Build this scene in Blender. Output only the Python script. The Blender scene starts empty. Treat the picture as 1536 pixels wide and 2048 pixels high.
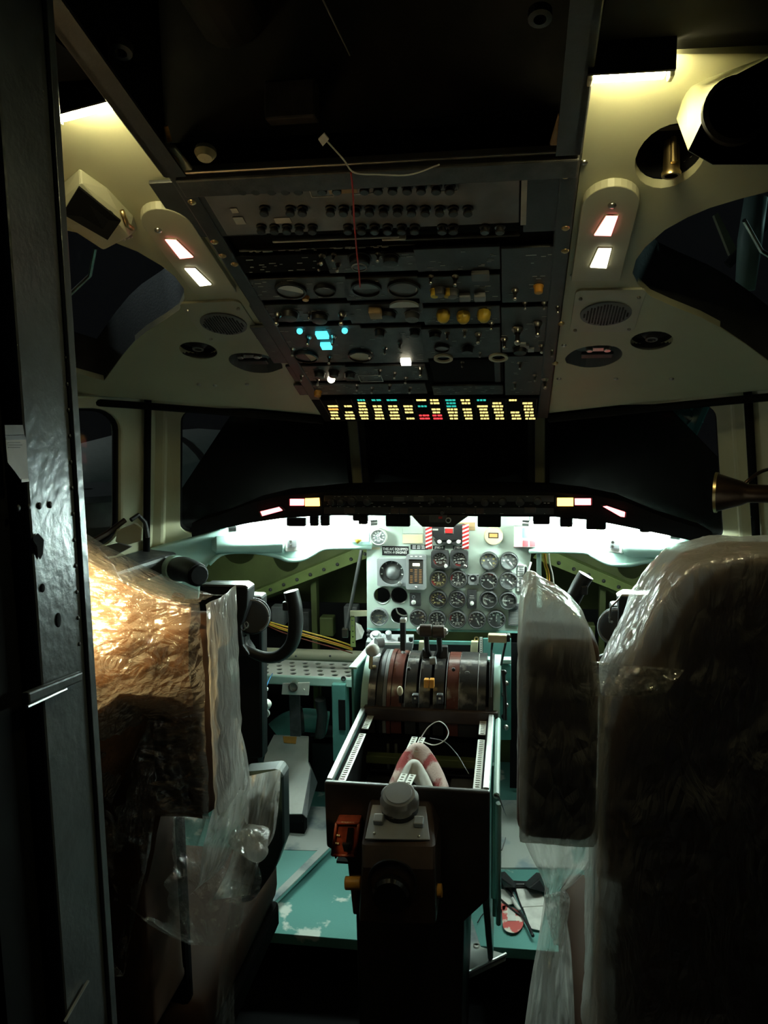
import bpy, bmesh, math, random
from mathutils import Vector, Matrix, noise
from mathutils.geometry import delaunay_2d_cdt

random.seed(7)
sc = bpy.context.scene
C = sc.collection
PI = math.pi
V = Vector

# ------------------------------------------------------------------ camera
F, CX, CY = 1656.0, 768.0, 1024.0            # focal length and centre in pixels of the 1536x2048 frame
CAM = V((.20, 0., 1.45))
YAW, PITCH, ROLL = math.radians(8.9), math.radians(-8.0), math.radians(-.7)
_cp, _sp, _cy, _sy = math.cos(PITCH), math.sin(PITCH), math.cos(YAW), math.sin(YAW)
FW = V((-_sy*_cp, _cy*_cp, _sp)); _r = V((_cy, _sy, 0)); _u = _r.cross(FW)
RT = math.cos(ROLL)*_r + math.sin(ROLL)*_u
UP = -math.sin(ROLL)*_r + math.cos(ROLL)*_u
cd = bpy.data.cameras.new('camera'); cam = bpy.data.objects.new('camera', cd); C.objects.link(cam)
cd.sensor_fit = 'VERTICAL'; cd.sensor_height = 36.0; cd.lens = F/2048*36.0
cd.clip_start = .02; cd.clip_end = 60
m = Matrix.Identity(4)
for i in range(3):
    m[i][0], m[i][1], m[i][2], m[i][3] = RT[i], UP[i], -FW[i], CAM[i]
cam.matrix_world = m
sc.camera = cam

# ------------------------------------------------------------------ world (night, a trace of ambient), exposure
w = bpy.data.worlds.new('night'); sc.world = w; w.use_nodes = True
w.node_tree.nodes['Background'].inputs[0].default_value = (.50, .56, .62, 1)
w.node_tree.nodes['Background'].inputs[1].default_value = .0042
sc.view_settings.view_transform = 'Standard'; sc.view_settings.look = 'None'
sc.view_settings.exposure = 0.0; sc.view_settings.gamma = 1.0
sc.view_settings.use_curve_mapping = False

# emission strengths of the cockpit lamps, seen and assumed
E_TUBE, E_DOME, E_LENS, E_CAPTION, E_WARN = 420.0, 200.0, 5.0, 1.3, 6.0

# ------------------------------------------------------------------ pixel rays against planes of the cockpit (x right, y forward, z up)
def ray(px, py): return FW + RT*((px-CX)/F) + UP*((CY-py)/F)
def atY(px, py, Y): d = ray(px, py); return CAM + d*((Y-CAM.y)/d.y)
def atX(px, py, X): d = ray(px, py); return CAM + d*((X-CAM.x)/d.x)
def atZ(px, py, Z): d = ray(px, py); return CAM + d*((Z-CAM.z)/d.z)
def atP(px, py, p0, n): d = ray(px, py); return CAM + d*((p0-CAM).dot(n)/d.dot(n))
def ps(p): return (p-CAM).dot(FW)/F                     # metres per pixel at a point
def surf(fn, px, py):
    d = ray(px, py); lo, hi = .3, 4.0
    g = lambda t: CAM.z+t*d.z-fn(CAM.x+t*d.x, CAM.y+t*d.y)
    for _ in range(50):
        mid = (lo+hi)/2
        if g(lo)*g(mid) <= 0: hi = mid
        else: lo = mid
    return CAM+d*lo
OHS = .392
def OH(x, y): return 1.40+(2.1-y)*OHS                   # overhead panel
def SC(x, y): return OH(x, y)+.004-.1*max(0, abs(x)-.285)**2     # side ceiling panels

def frame(p, u, v):
    u = u.normalized(); n = u.cross(v).normalized(); v = n.cross(u)
    m = Matrix.Identity(4)
    for i in range(3): m[i][0], m[i][1], m[i][2], m[i][3] = u[i], v[i], n[i], p[i]
    return m
def f_oh(px, py, off=0):
    p = surf(OH, px, py); m = frame(p, V((1, 0, 0)), V((0, -1, OHS)))
    return m @ Matrix.Translation((0, 0, off))
def f_pan(px, py, Y=2.40, off=0): return frame(atY(px, py, Y), V((1, 0, 0)), V((0, 0, 1))) @ Matrix.Translation((0, 0, off))
def f_sc(px, py, off=0):
    p = surf(SC, px, py); e = .01
    u = V((2*e, 0, SC(p.x+e, p.y)-SC(p.x-e, p.y))); v = V((0, -2*e, SC(p.x, p.y-e)-SC(p.x, p.y+e)))
    return frame(p, u, v) @ Matrix.Translation((0, 0, off))

# ------------------------------------------------------------------ mesh builder
class B:
    def __init__(s): s.v = []; s.f = []
    def add(s, vs, fs):
        o = len(s.v); s.v += [V(a) for a in vs]; s.f += [tuple(i+o for i in f) for f in fs]; return s
    def box(s, c, d, M=None):
        x, y, z = d[0]/2, d[1]/2, d[2]/2
        vs = [V(c)+V((a*x, b*y, e*z)) for a in (-1, 1) for b in (-1, 1) for e in (-1, 1)]
        if M is not None: vs = [M @ p for p in vs]
        return s.add(vs, [(0, 1, 3, 2), (4, 6, 7, 5), (0, 4, 5, 1), (2, 3, 7, 6), (0, 2, 6, 4), (1, 5, 7, 3)])
    def cyl(s, a, b, r0, r1=None, n=16, M=None):
        r1 = r0 if r1 is None else r1
        a, b = V(a), V(b); ax = (b-a).normalized(); t = ax.orthogonal().normalized(); q = ax.cross(t)
        vs = []
        for p, r in ((a, r0), (b, r1)):
            for i in range(n):
                g = 2*PI*i/n; vs.append(p+t*(r*math.cos(g))+q*(r*math.sin(g)))
        if M is not None: vs = [M @ p for p in vs]
        fs = [(i, (i+1) % n, n+(i+1) % n, n+i) for i in range(n)]
        return s.add(vs, fs+[tuple(range(n-1, -1, -1)), tuple(range(n, 2*n))])
    def lathe(s, prof, n=24, M=None, a0=0, a1=2*PI):
        """profile [(r,z)...] around local z"""
        full = abs(a1-a0-2*PI) < 1e-6; k = n if full else n+1; vs = []; fs = []
        for r, z in prof:
            for i in range(k):
                g = a0+(a1-a0)*i/n; vs.append(V((r*math.cos(g), r*math.sin(g), z)))
        for j in range(len(prof)-1):
            for i in range(n):
                i2 = (i+1) % k; fs.append((j*k+i, j*k+i2, (j+1)*k+i2, (j+1)*k+i))
        if M is not None: vs = [M @ p for p in vs]
        return s.add(vs, fs)
    def tube(s, pts, r, n=8, M=None):
        pts = [V(p) for p in pts]; rs = r if isinstance(r, (list, tuple)) else [r]*len(pts); vs = []; fs = []
        t = (pts[1]-pts[0]).normalized(); a = t.orthogonal().normalized()
        for k, p in enumerate(pts):
            if k: t = (pts[min(k+1, len(pts)-1)]-pts[k-1]).normalized()
            a = (a-t*a.dot(t)).normalized(); b = t.cross(a)
            for i in range(n):
                g = 2*PI*i/n; vs.append(p+a*(rs[k]*math.cos(g))+b*(rs[k]*math.sin(g)))
        for k in range(len(pts)-1):
            for i in range(n): fs.append((k*n+i, k*n+(i+1) % n, (k+1)*n+(i+1) % n, (k+1)*n+i))
        fs += [tuple(range(n-1, -1, -1)), tuple(range((len(pts)-1)*n, len(pts)*n))]
        if M is not None: vs = [M @ p for p in vs]
        return s.add(vs, fs)
    def prism(s, poly, ext, M=None):
        n = len(poly); p = [V(a) for a in poly]; e = V(ext); vs = p+[a+e for a in p]
        if M is not None: vs = [M @ q for q in vs]
        return s.add(vs, [tuple(range(n-1, -1, -1)), tuple(range(n, 2*n))]+[(i, (i+1) % n, n+(i+1) % n, n+i) for i in range(n)])
    def ball(s, c, r, n=12, m=8, sc=(1, 1, 1), M=None):
        vs = []; fs = []
        for j in range(m+1):
            t = PI*j/m
            for i in range(n):
                g = 2*PI*i/n
                p = V(c)+V((r*sc[0]*math.sin(t)*math.cos(g), r*sc[1]*math.sin(t)*math.sin(g), r*sc[2]*math.cos(t)))
                vs.append(M @ p if M is not None else p)
        for j in range(m):
            for i in range(n): fs.append((j*n+i, j*n+(i+1) % n, (j+1)*n+(i+1) % n, (j+1)*n+i))
        return s.add(vs, fs)
    def grid(s, fn, nu, nv, closed=False):
        vs = [fn(i/nu, j/nv) for j in range(nv+1) for i in range(nu+1)]
        return s.add(vs, [(j*(nu+1)+i, j*(nu+1)+i+1, (j+1)*(nu+1)+i+1, (j+1)*(nu+1)+i) for j in range(nv) for i in range(nu)])
    def hull(s, pts):
        bm = bmesh.new()
        for p in pts: bm.verts.new(p)
        bmesh.ops.convex_hull(bm, input=bm.verts)
        bmesh.ops.delete(bm, geom=[v for v in bm.verts if not v.link_faces], context='VERTS')
        bm.verts.index_update()
        s.add([v.co.copy() for v in bm.verts], [tuple(v.index for v in f.verts) for f in bm.faces]); bm.free(); return s

def inside(p, poly):
    r = False; n = len(poly)
    for i in range(n):
        a, b = poly[i], poly[i-1]
        if (a[1] > p[1]) != (b[1] > p[1]) and p[0] < (b[0]-a[0])*(p[1]-a[1])/(b[1]-a[1])+a[0]: r = not r
    return r
def sheet(outer, holes, lift, thick, grid=0):
    """plate with holes: 2D outlines lifted by lift(a,b,k) (k 0 front, 1 back)"""
    pts = []; eds = []
    for lp in [outer]+list(holes):
        o = len(pts); pts += [V((a[0], a[1])) for a in lp]; n = len(lp); eds += [(o+i, o+(i+1) % n) for i in range(n)]
    if grid:
        xs = [p.x for p in pts]; ys = [p.y for p in pts]
        x = min(xs)+grid/2
        while x < max(xs):
            y = min(ys)+grid/2
            while y < max(ys):
                if inside((x, y), outer) and not any(inside((x, y), h) for h in holes): pts.append(V((x, y)))
                y += grid
            x += grid
    vo, eo, fo, *_ = delaunay_2d_cdt(pts, eds, [], 0, 1e-7)
    b = B(); nv = len(vo)
    b.v = [V(lift(p.x, p.y, 0)) for p in vo]+[V(lift(p.x, p.y, 1)) for p in vo]
    cnt = {}
    for f in fo:
        c = (sum(vo[i].x for i in f)/len(f), sum(vo[i].y for i in f)/len(f))
        if not inside(c, outer) or any(inside(c, h) for h in holes): continue
        b.f.append(tuple(f)); b.f.append(tuple(nv+i for i in reversed(f)))
        for i in range(len(f)):
            e = (f[i], f[(i+1) % len(f)]); cnt[e] = 1
    for (i, j) in cnt:
        if (j, i) not in cnt: b.f.append((j, i, nv+i, nv+j))
    return b
def circ(cx, cy, rx, ry=None, n=24): ry = rx if ry is None else ry; return [(cx+rx*math.cos(2*PI*i/n), cy+ry*math.sin(2*PI*i/n)) for i in range(n)]
def rrect(x0, y0, x1, y1, r, n=5):
    o = []
    for cx, cy, a in ((x1-r, y1-r, 0), (x0+r, y1-r, 90), (x0+r, y0+r, 180), (x1-r, y0+r, 270)):
        for i in range(n+1): g = math.radians(a+90*i/n); o.append((cx+r*math.cos(g), cy+r*math.sin(g)))
    return o
def spline(pts, k=6):
    pts = [V(p) for p in pts]; out = []
    for i in range(len(pts)-1):
        p0, p1, p2, p3 = pts[max(i-1, 0)], pts[i], pts[i+1], pts[min(i+2, len(pts)-1)]
        for j in range(k):
            t = j/k; out.append(.5*((2*p1)+(p2-p0)*t+(2*p0-5*p1+4*p2-p3)*t*t+(3*p1-p0-3*p2+p3)*t**3))
    return out+[pts[-1]]

# ------------------------------------------------------------------ objects
WL = {}                                                   # world location of every thing and part
def thing(name, label, cat, loc=(0, 0, 0), group=None):
    o = bpy.data.objects.new(name, None); C.objects.link(o); o.empty_display_size = .02
    o.location = loc; WL[o.name] = V(loc); o['label'] = label; o['category'] = cat
    if group: o['group'] = group
    return o
def part(name, b, mat, parent=None, bevel=0, smooth=False, seg=2):
    c = sum(b.v, V((0, 0, 0)))/len(b.v)
    me = bpy.data.meshes.new(name); me.from_pydata([tuple(p-c) for p in b.v], [], b.f); me.update()
    bm = bmesh.new(); bm.from_mesh(me); bmesh.ops.remove_doubles(bm, verts=bm.verts, dist=1e-7)
    bmesh.ops.recalc_face_normals(bm, faces=bm.faces); bm.to_mesh(me); bm.free()
    o = bpy.data.objects.new(name, me); C.objects.link(o); me.materials.append(mat)
    if smooth:
        for p in me.polygons: p.use_smooth = True
        if smooth == 'a': me.set_sharp_from_angle(angle=math.radians(38))
    o.parent = parent; WL[o.name] = c
    o.location = c-(WL[parent.name] if parent else V((0, 0, 0)))
    if bevel:
        md = o.modifiers.new('bevel', 'BEVEL'); md.width = bevel; md.segments = seg; md.limit_method = 'ANGLE'; md.angle_limit = math.radians(40)
    return o
def tag(o, label, cat, group=None):
    o['label'] = label; o['category'] = cat
    if group: o['group'] = group
    return o
def struct(name, b, mat, **k):
    o = part(name, b, mat, **k); o['kind'] = 'structure'; return o
MESH = {}
def inst(name, key, make, mat, parent, M, smooth=False):
    """alike pieces share mesh data; M is the world matrix"""
    if key not in MESH:
        b = make(); me = bpy.data.meshes.new(name); me.from_pydata([tuple(p) for p in b.v], [], b.f); me.update()
        bm = bmesh.new(); bm.from_mesh(me); bmesh.ops.recalc_face_normals(bm, faces=bm.faces); bm.to_mesh(me); bm.free()
        if smooth:
            for p in me.polygons: p.use_smooth = True
            if smooth == 'a': me.set_sharp_from_angle(angle=math.radians(38))
        me.materials.append(mat); MESH[key] = me
    o = bpy.data.objects.new(name, MESH[key]); C.objects.link(o); o.parent = parent
    WL[o.name] = M.translation.copy()
    o.matrix_local = Matrix.Translation(-(WL[parent.name] if parent else V((0, 0, 0)))) @ M
    return o
def text(name, s, h, mat, parent, M, bold=.0, sx=1.0):
    cu = bpy.data.curves.new('t', 'FONT'); cu.body = s; cu.size = h; cu.align_x = 'CENTER'; cu.align_y = 'CENTER'; cu.offset = bold*h; cu.resolution_u = 2
    t = bpy.data.objects.new('t', cu); C.objects.link(t); bpy.context.view_layer.update()
    me = bpy.data.meshes.new_from_object(t.evaluated_get(bpy.context.evaluated_depsgraph_get()))
    bpy.data.objects.remove(t); bpy.data.curves.remove(cu)
    b = B(); b.v = [M @ V((v.co.x*sx, v.co.y, v.co.z)) for v in me.vertices]; b.f = [tuple(p.vertices) for p in me.polygons]
    bpy.data.meshes.remove(me)
    return part(name, b, mat, parent)

# ------------------------------------------------------------------ materials
def mk(name, col, rough=.5, metal=0, var=.0, vscale=30, bump=0, bscale=200, emit=None, es=0, spec=.5, col2=None, wear=None, coat=0):
    m = bpy.data.materials.new(name); m.use_nodes = True; nt = m.node_tree; bs = nt.nodes['Principled BSDF']
    bs.inputs['Roughness'].default_value = rough; bs.inputs['Metallic'].default_value = metal
    bs.inputs['Specular IOR Level'].default_value = spec; bs.inputs['Coat Weight'].default_value = coat
    tc = nt.nodes.new('ShaderNodeTexCoord'); nz = nt.nodes.new('ShaderNodeTexNoise')
    nt.links.new(tc.outputs['Object'], nz.inputs['Vector']); nz.inputs['Scale'].default_value = vscale; nz.inputs['Detail'].default_value = 5
    cr = nt.nodes.new('ShaderNodeValToRGB'); c2 = col2 or tuple(c*(1-var) for c in col)
    cr.color_ramp.elements[0].position, cr.color_ramp.elements[1].position = (.35, .65) if not wear else wear
    cr.color_ramp.elements[0].color = (*c2, 1); cr.color_ramp.elements[1].color = (*col, 1)
    nt.links.new(nz.outputs['Fac'], cr.inputs['Fac']); nt.links.new(cr.outputs['Color'], bs.inputs['Base Color'])
    if bump:
        n2 = nt.nodes.new('ShaderNodeTexNoise'); n2.inputs['Scale'].default_value = bscale; n2.inputs['Detail'].default_value = 4
        nt.links.new(tc.outputs['Object'], n2.inputs['Vector'])
        bp = nt.nodes.new('ShaderNodeBump'); bp.inputs['Strength'].default_value = bump; bp.inputs['Distance'].default_value = .002
        nt.links.new(n2.outputs['Fac'], bp.inputs['Height']); nt.links.new(bp.outputs['Normal'], bs.inputs['Normal'])
    if emit:
        bs.inputs['Emission Color'].default_value = (*emit, 1); bs.inputs['Emission Strength'].default_value = es
    return m
def film(name, trans=.55, milk=.25, gloss=.2, tint=(.9, .9, .88), scale=18, strength=.9, stretch=(1, 1, .25)):
    """clear plastic sheet: see-through, a little milky, glossy on every crease"""
    m = bpy.data.materials.new(name); m.use_nodes = True; nt = m.node_tree; nt.nodes.clear()
    out = nt.nodes.new('ShaderNodeOutputMaterial'); tr = nt.nodes.new('ShaderNodeBsdfTransparent'); tr.inputs[0].default_value = (*tint, 1)
    df = nt.nodes.new('ShaderNodeBsdfDiffuse'); tl = nt.nodes.new('ShaderNodeBsdfTranslucent'); gl = nt.nodes.new('ShaderNodeBsdfGlossy')
    df.inputs[0].default_value = (.8, .8, .76, 1); tl.inputs[0].default_value = (.85, .85, .8, 1)
    gl.inputs[0].default_value = (1, 1, 1, 1); gl.inputs['Roughness'].default_value = .10
    tc = nt.nodes.new('ShaderNodeTexCoord'); mp = nt.nodes.new('ShaderNodeMapping'); mp.inputs['Scale'].default_value = stretch
    nt.links.new(tc.outputs['Object'], mp.inputs[0])
    n1 = nt.nodes.new('ShaderNodeTexNoise'); n1.inputs['Scale'].default_value = scale; n1.inputs['Detail'].default_value = 6; n1.inputs['Distortion'].default_value = 1.5
    n2 = nt.nodes.new('ShaderNodeTexVoronoi'); n2.inputs['Scale'].default_value = scale*2.2; n2.feature = 'DISTANCE_TO_EDGE'
    nt.links.new(mp.outputs[0], n1.inputs['Vector']); nt.links.new(mp.outputs[0], n2.inputs['Vector'])
    ad = nt.nodes.new('ShaderNodeMath'); ad.operation = 'MULTIPLY_ADD'; ad.inputs[1].default_value = .5
    nt.links.new(n2.outputs['Distance'], ad.inputs[0]); nt.links.new(n1.outputs['Fac'], ad.inputs[2])
    bp = nt.nodes.new('ShaderNodeBump'); bp.inputs['Strength'].default_value = strength; bp.inputs['Distance'].default_value = .012
    nt.links.new(ad.outputs[0], bp.inputs['Height'])
    for s in (df, tl, gl): nt.links.new(bp.outputs['Normal'], s.inputs['Normal'])
    mm = nt.nodes.new('ShaderNodeMixShader'); mm.inputs[0].default_value = .5
    nt.links.new(df.outputs[0], mm.inputs[1]); nt.links.new(tl.outputs[0], mm.inputs[2])
    m1 = nt.nodes.new('ShaderNodeMixShader'); m1.inputs[0].default_value = milk/(milk+trans)
    nt.links.new(tr.outputs[0], m1.inputs[1]); nt.links.new(mm.outputs[0], m1.inputs[2])
    m2 = nt.nodes.new('ShaderNodeMixShader'); m2.inputs[0].default_value = gloss
    nt.links.new(m1.outputs[0], m2.inputs[1]); nt.links.new(gl.outputs[0], m2.inputs[2]); nt.links.new(m2.outputs[0], out.inputs[0])
    return m
def pane(name, haze=.04, gloss=.06, tint=(.95, .97, .96)):
    m = bpy.data.materials.new(name); m.use_nodes = True; nt = m.node_tree; nt.nodes.clear()
    out = nt.nodes.new('ShaderNodeOutputMaterial'); tr = nt.nodes.new('ShaderNodeBsdfTransparent'); tr.inputs[0].default_value = (*tint, 1)
    df = nt.nodes.new('ShaderNodeBsdfDiffuse'); df.inputs[0].default_value = (.8, .8, .78, 1)
    gl = nt.nodes.new('ShaderNodeBsdfGlossy'); gl.inputs['Roughness'].default_value = .05
    nz = nt.nodes.new('ShaderNodeTexNoise'); nz.inputs['Scale'].default_value = 40
    tc = nt.nodes.new('ShaderNodeTexCoord'); nt.links.new(tc.outputs['Object'], nz.inputs['Vector'])
    mu = nt.nodes.new('ShaderNodeMath'); mu.operation = 'MULTIPLY'; mu.inputs[1].default_value = 2*haze; nt.links.new(nz.outputs['Fac'], mu.inputs[0])
    m1 = nt.nodes.new('ShaderNodeMixShader'); nt.links.new(mu.outputs[0], m1.inputs[0])
    nt.links.new(tr.outputs[0], m1.inputs[1]); nt.links.new(df.outputs[0], m1.inputs[2])
    m2 = nt.nodes.new('ShaderNodeMixShader'); m2.inputs[0].default_value = gloss
    nt.links.new(m1.outputs[0], m2.inputs[1]); nt.links.new(gl.outputs[0], m2.inputs[2]); nt.links.new(m2.outputs[0], out.inputs[0])
    return m

BLACK = mk('black paint', (.012, .012, .013), .45, bump=.1)
CLOTH = mk('black cloth', (.003, .003, .003), .9, spec=.02)
MATBLACK = mk('matt black', (.007, .007, .0075), .8, spec=.08)
DARK = mk('dark grey enamel', (.035, .036, .038), .5, var=.3, bump=.15)
DARK2 = mk('worn dark grey enamel', (.060, .060, .062), .5, var=.5, vscale=45, bump=.2)
BRKGREY = mk('breaker panel grey', (.22, .22, .23), .55, var=.4, vscale=12, bump=.1)
LINING = mk('dark insulation lining', (.05, .048, .045), .9, var=.6, vscale=9, bump=.6, bscale=30)
CREAM = mk('cream liner paint', (.54, .53, .35), .5, var=.10, vscale=6, bump=.12, bscale=120)
CREAM2 = mk('cream plate paint', (.52, .51, .37), .42, var=.08, vscale=10)
PANEL = mk('pale panel paint', (.52, .62, .55), .5, var=.12, vscale=9, bump=.05)
TRIM = mk('pale teal trim paint', (.42, .62, .56), .45, var=.12, vscale=7)
TEAL = mk('teal enamel', (.11, .30, .27), .42, var=.25, vscale=14, bump=.1)
TEALFLOOR = mk('worn teal floor paint', (.12, .31, .28), .35, col2=(.62, .66, .60), vscale=11, wear=(.345, .39), bump=.12)
GREYFLOOR = mk('worn grey floor plate', (.40, .42, .40), .45, col2=(.12, .17, .19), vscale=8, wear=(.36, .50))
CHROMATE = mk('green primer', (.115, .14, .045), .6, var=.45, vscale=6, bump=.2, bscale=60)
CHROMATE2 = mk('bright green primer', (.20, .26, .08), .55, var=.3, vscale=12)
WHITE = mk('white enamel', (.72, .72, .68), .4, var=.08)
IVORY = mk('ivory plastic', (.70, .62, .42), .4, var=.1)
GREY = mk('instrument grey', (.27, .28, .29), .45, var=.1)
MIDGREY = mk('mid grey', (.15, .155, .16), .5, var=.2)
STEEL = mk('bare steel', (.62, .60, .56), .28, 1, var=.15)
ALU = mk('brushed aluminium', (.66, .67, .66), .38, 1, var=.2, vscale=20)
BRASS = mk('brass screw', (.70, .52, .26), .3, 1)
WORN = mk('worn black quadrant plate', (.022, .022, .022), .30, col2=(.30, .29, .26), vscale=17, wear=(.30, .40), bump=.1)
RUST = mk('worn brown plate', (.05, .03, .022), .42, var=.5, vscale=14)
PRINT = mk('white lettering', (.80, .80, .76), .6)
PRINTDIM = mk('grey lettering', (.35, .35, .33), .6)
YELLOWPRINT = mk('yellow lettering', (.80, .68, .30), .6)
AMBER = mk('amber plastic', (.72, .33, .05), .35, var=.15)
YELLOW = mk('yellow knob plastic', (.75, .52, .06), .4, var=.2)
RED = mk('red enamel', (.45, .02, .02), .4, var=.2)
REDBROWN = mk('red brown plate', (.24, .045, .025), .38, var=.45, vscale=60)
BROWN = mk('brown sheepskin upholstery', (.19, .085, .033), .75, var=.45, vscale=25, bump=.5, bscale=150)
TAN = mk('tan tape', (.42, .28, .14), .6, var=.2)
PAPER = mk('paper', (.66, .65, .60), .7, var=.25, vscale=25)
PURPLE = mk('purple dial', (.10, .07, .16), .4, var=.2)
GLASS = pane('dusty instrument glass', .028, .04)
WGLASS = pane('cockpit window glass', .004, .005)
FILM = film('clear plastic sheet', .52, .12, .34, scale=26, strength=1.0, stretch=(.32, 1, 1.1))
FILM2 = film('milky plastic sheet', .38, .46, .22, scale=26, strength=.9, stretch=(1, 1, .35))
FILM3 = film('slightly milky plastic sheet', .44, .36, .22, scale=26, strength=.9, stretch=(1, 1, .35))
FILM_CLEAR = film('thin clear plastic sheet', .72, .05, .22, scale=30, strength=1.0, stretch=(.5, 1, .8))
JAMB = mk('painted metal jamb', (.17, .19, .205), .28, .35, var=.25, vscale=18, bump=.35, bscale=90)
TUBE = mk('lit fluorescent tube', (.9, .9, .9), .5, emit=(.78, 1.0, .90), es=E_TUBE)
TUBE_ASSUMED = mk('dim assumed tube', (.9, .9, .9), .5, emit=(.84, 1.0, .86), es=E_TUBE*.15)
DOME = mk('lit dome lamp', (.9, .9, .8), .5, emit=(1.0, .90, .46), es=E_DOME)
L_RED = mk('lit red lens', (.8, .1, .1), .4, emit=(1.0, .22, .20), es=E_LENS)
L_WARM = mk('lit warm lens', (.9, .9, .8), .4, emit=(1.0, .93, .66), es=E_LENS)
L_CYAN = mk('lit cyan lamp', (.1, .6, .7), .4, emit=(.10, .75, .85), es=1.5)
L_TEALCAP = mk('lit teal caption', (.1, .5, .4), .4, emit=(.03, .55, .45), es=.9)
L_CAP = mk('lit yellow caption', (.9, .8, .3), .4, emit=(1.0, .78, .26), es=E_CAPTION)
L_CAPO = mk('lit orange caption', (.9, .5, .1), .4, emit=(1.0, .45, .08), es=E_CAPTION)
L_CAPR = mk('lit red caption', (.8, .1, .1), .4, emit=(1.0, .06, .07), es=E_CAPTION)
L_WRED = mk('lit red warning lamp', (.8, .1, .1), .4, emit=(1.0, .16, .17), es=E_WARN)
L_WAMB = mk('lit amber caution lamp', (.9, .5, .1), .4, emit=(1.0, .50, .09), es=E_WARN)
L_GLOW = mk('faint orange display', (.5, .25, .1), .4, emit=(1.0, .45, .10), es=.55)
# ================================================================== SETTING
def box2(x0, x1, y0, y1, z0, z1): return B().box(((x0+x1)/2, (y0+y1)/2, (z0+z1)/2), (x1-x0, y1-y0, z1-z0))
struct('floor', box2(-1.0, 1.0, -.6, 2.15, -.24, -.20), MATBLACK)
struct('floor_platform', sheet([(-.98, 2.0), (-.1, 2.01), (-.1, 2.12), (.10, 2.12), (.10, 2.03), (.98, 2.05), (.98, 3.2), (-.98, 3.2)], [],
       lambda a, b, k: (a, b, -.03*k), 0), TEALFLOOR, bevel=.004)
struct('floor_riser', box2(-.98, .98, 2.10, 2.12, -.2, -.03), MATBLACK)
struct('wall_left', box2(-1.02, -.98, -.6, 3.2, -.2, 1.02), LINING)
struct('wall_right', box2(.98, 1.02, -.6, 3.2, -.2, 1.02), LINING)
struct('wall_front', box2(-.98, .98, 3.16, 3.2, 0, 1.04), CHROMATE)
struct('ceiling', box2(-.95, .95, -.6, 1.20, 2.10, 2.13), LINING)
struct('wall_ceiling_well', box2(-.60, .60, 1.17, 1.19, 1.79, 2.10), LINING)
for s, n in ((-1, 'left'), (1, 'right')):
    b = B(); b.grid(lambda u, v: V((s*(.285+.665*u), -.5+1.52*v, SC(s*(.285+.665*u), 1.02)-.012+.012*v+.02*(1-v))), 8, 6)
    struct('ceiling_rear_'+n, b, MATBLACK)
    b = B().prism([V((s*.290, 1.175, 1.775)), V((s*.290, 1.175, 2.10)), V((s*.290, .36, 2.10))], (s*.012, 0, 0))
    struct('trim_ceiling_well_'+n, b, MATBLACK)
    struct('wall_upper_'+n, box2(min(s*.95, s*.98), max(s*.95, s*.98), -.6, 1.6, 1.02, 2.1), MATBLACK)

# ---- side ceiling liners with their openings
EYE_R = [(1265, 547), (1272, 520), (1290, 495), (1330, 460), (1375, 435), (1420, 416), (1480, 398), (1536, 384)]
EYE_R2 = [(1560, 740), (1490, 688), (1440, 655), (1400, 634), (1340, 610), (1300, 592), (1275, 568)]
eye = [surf(SC, *p) for p in EYE_R]+[V((.80, 1.42, 0)), V((.83, 1.62, 0)), V((.80, 1.74, 0))]+[surf(SC, *p) for p in EYE_R2]
eye = [(p.x, p.y) for p in eye]
vent2 = surf(SC, 1303, 682); oval = surf(SC, 1195, 712); gasp = surf(SC, 1340, 315)
def mirror(l): return [(-a, b) for a, b in l]
OVAL = [(-.060, -.034), (-.064, -.006), (-.045, .030), (-.012, .046), (.026, .044), (.046, .020), (.046, -.014), (.020, -.048), (-.02, -.056)]
oval_poly = [(p.x, p.y) for p in spline([V((oval.x+a, oval.y-b, 0)) for a, b in OVAL+OVAL[:1]], 4)[:-1]]
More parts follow.
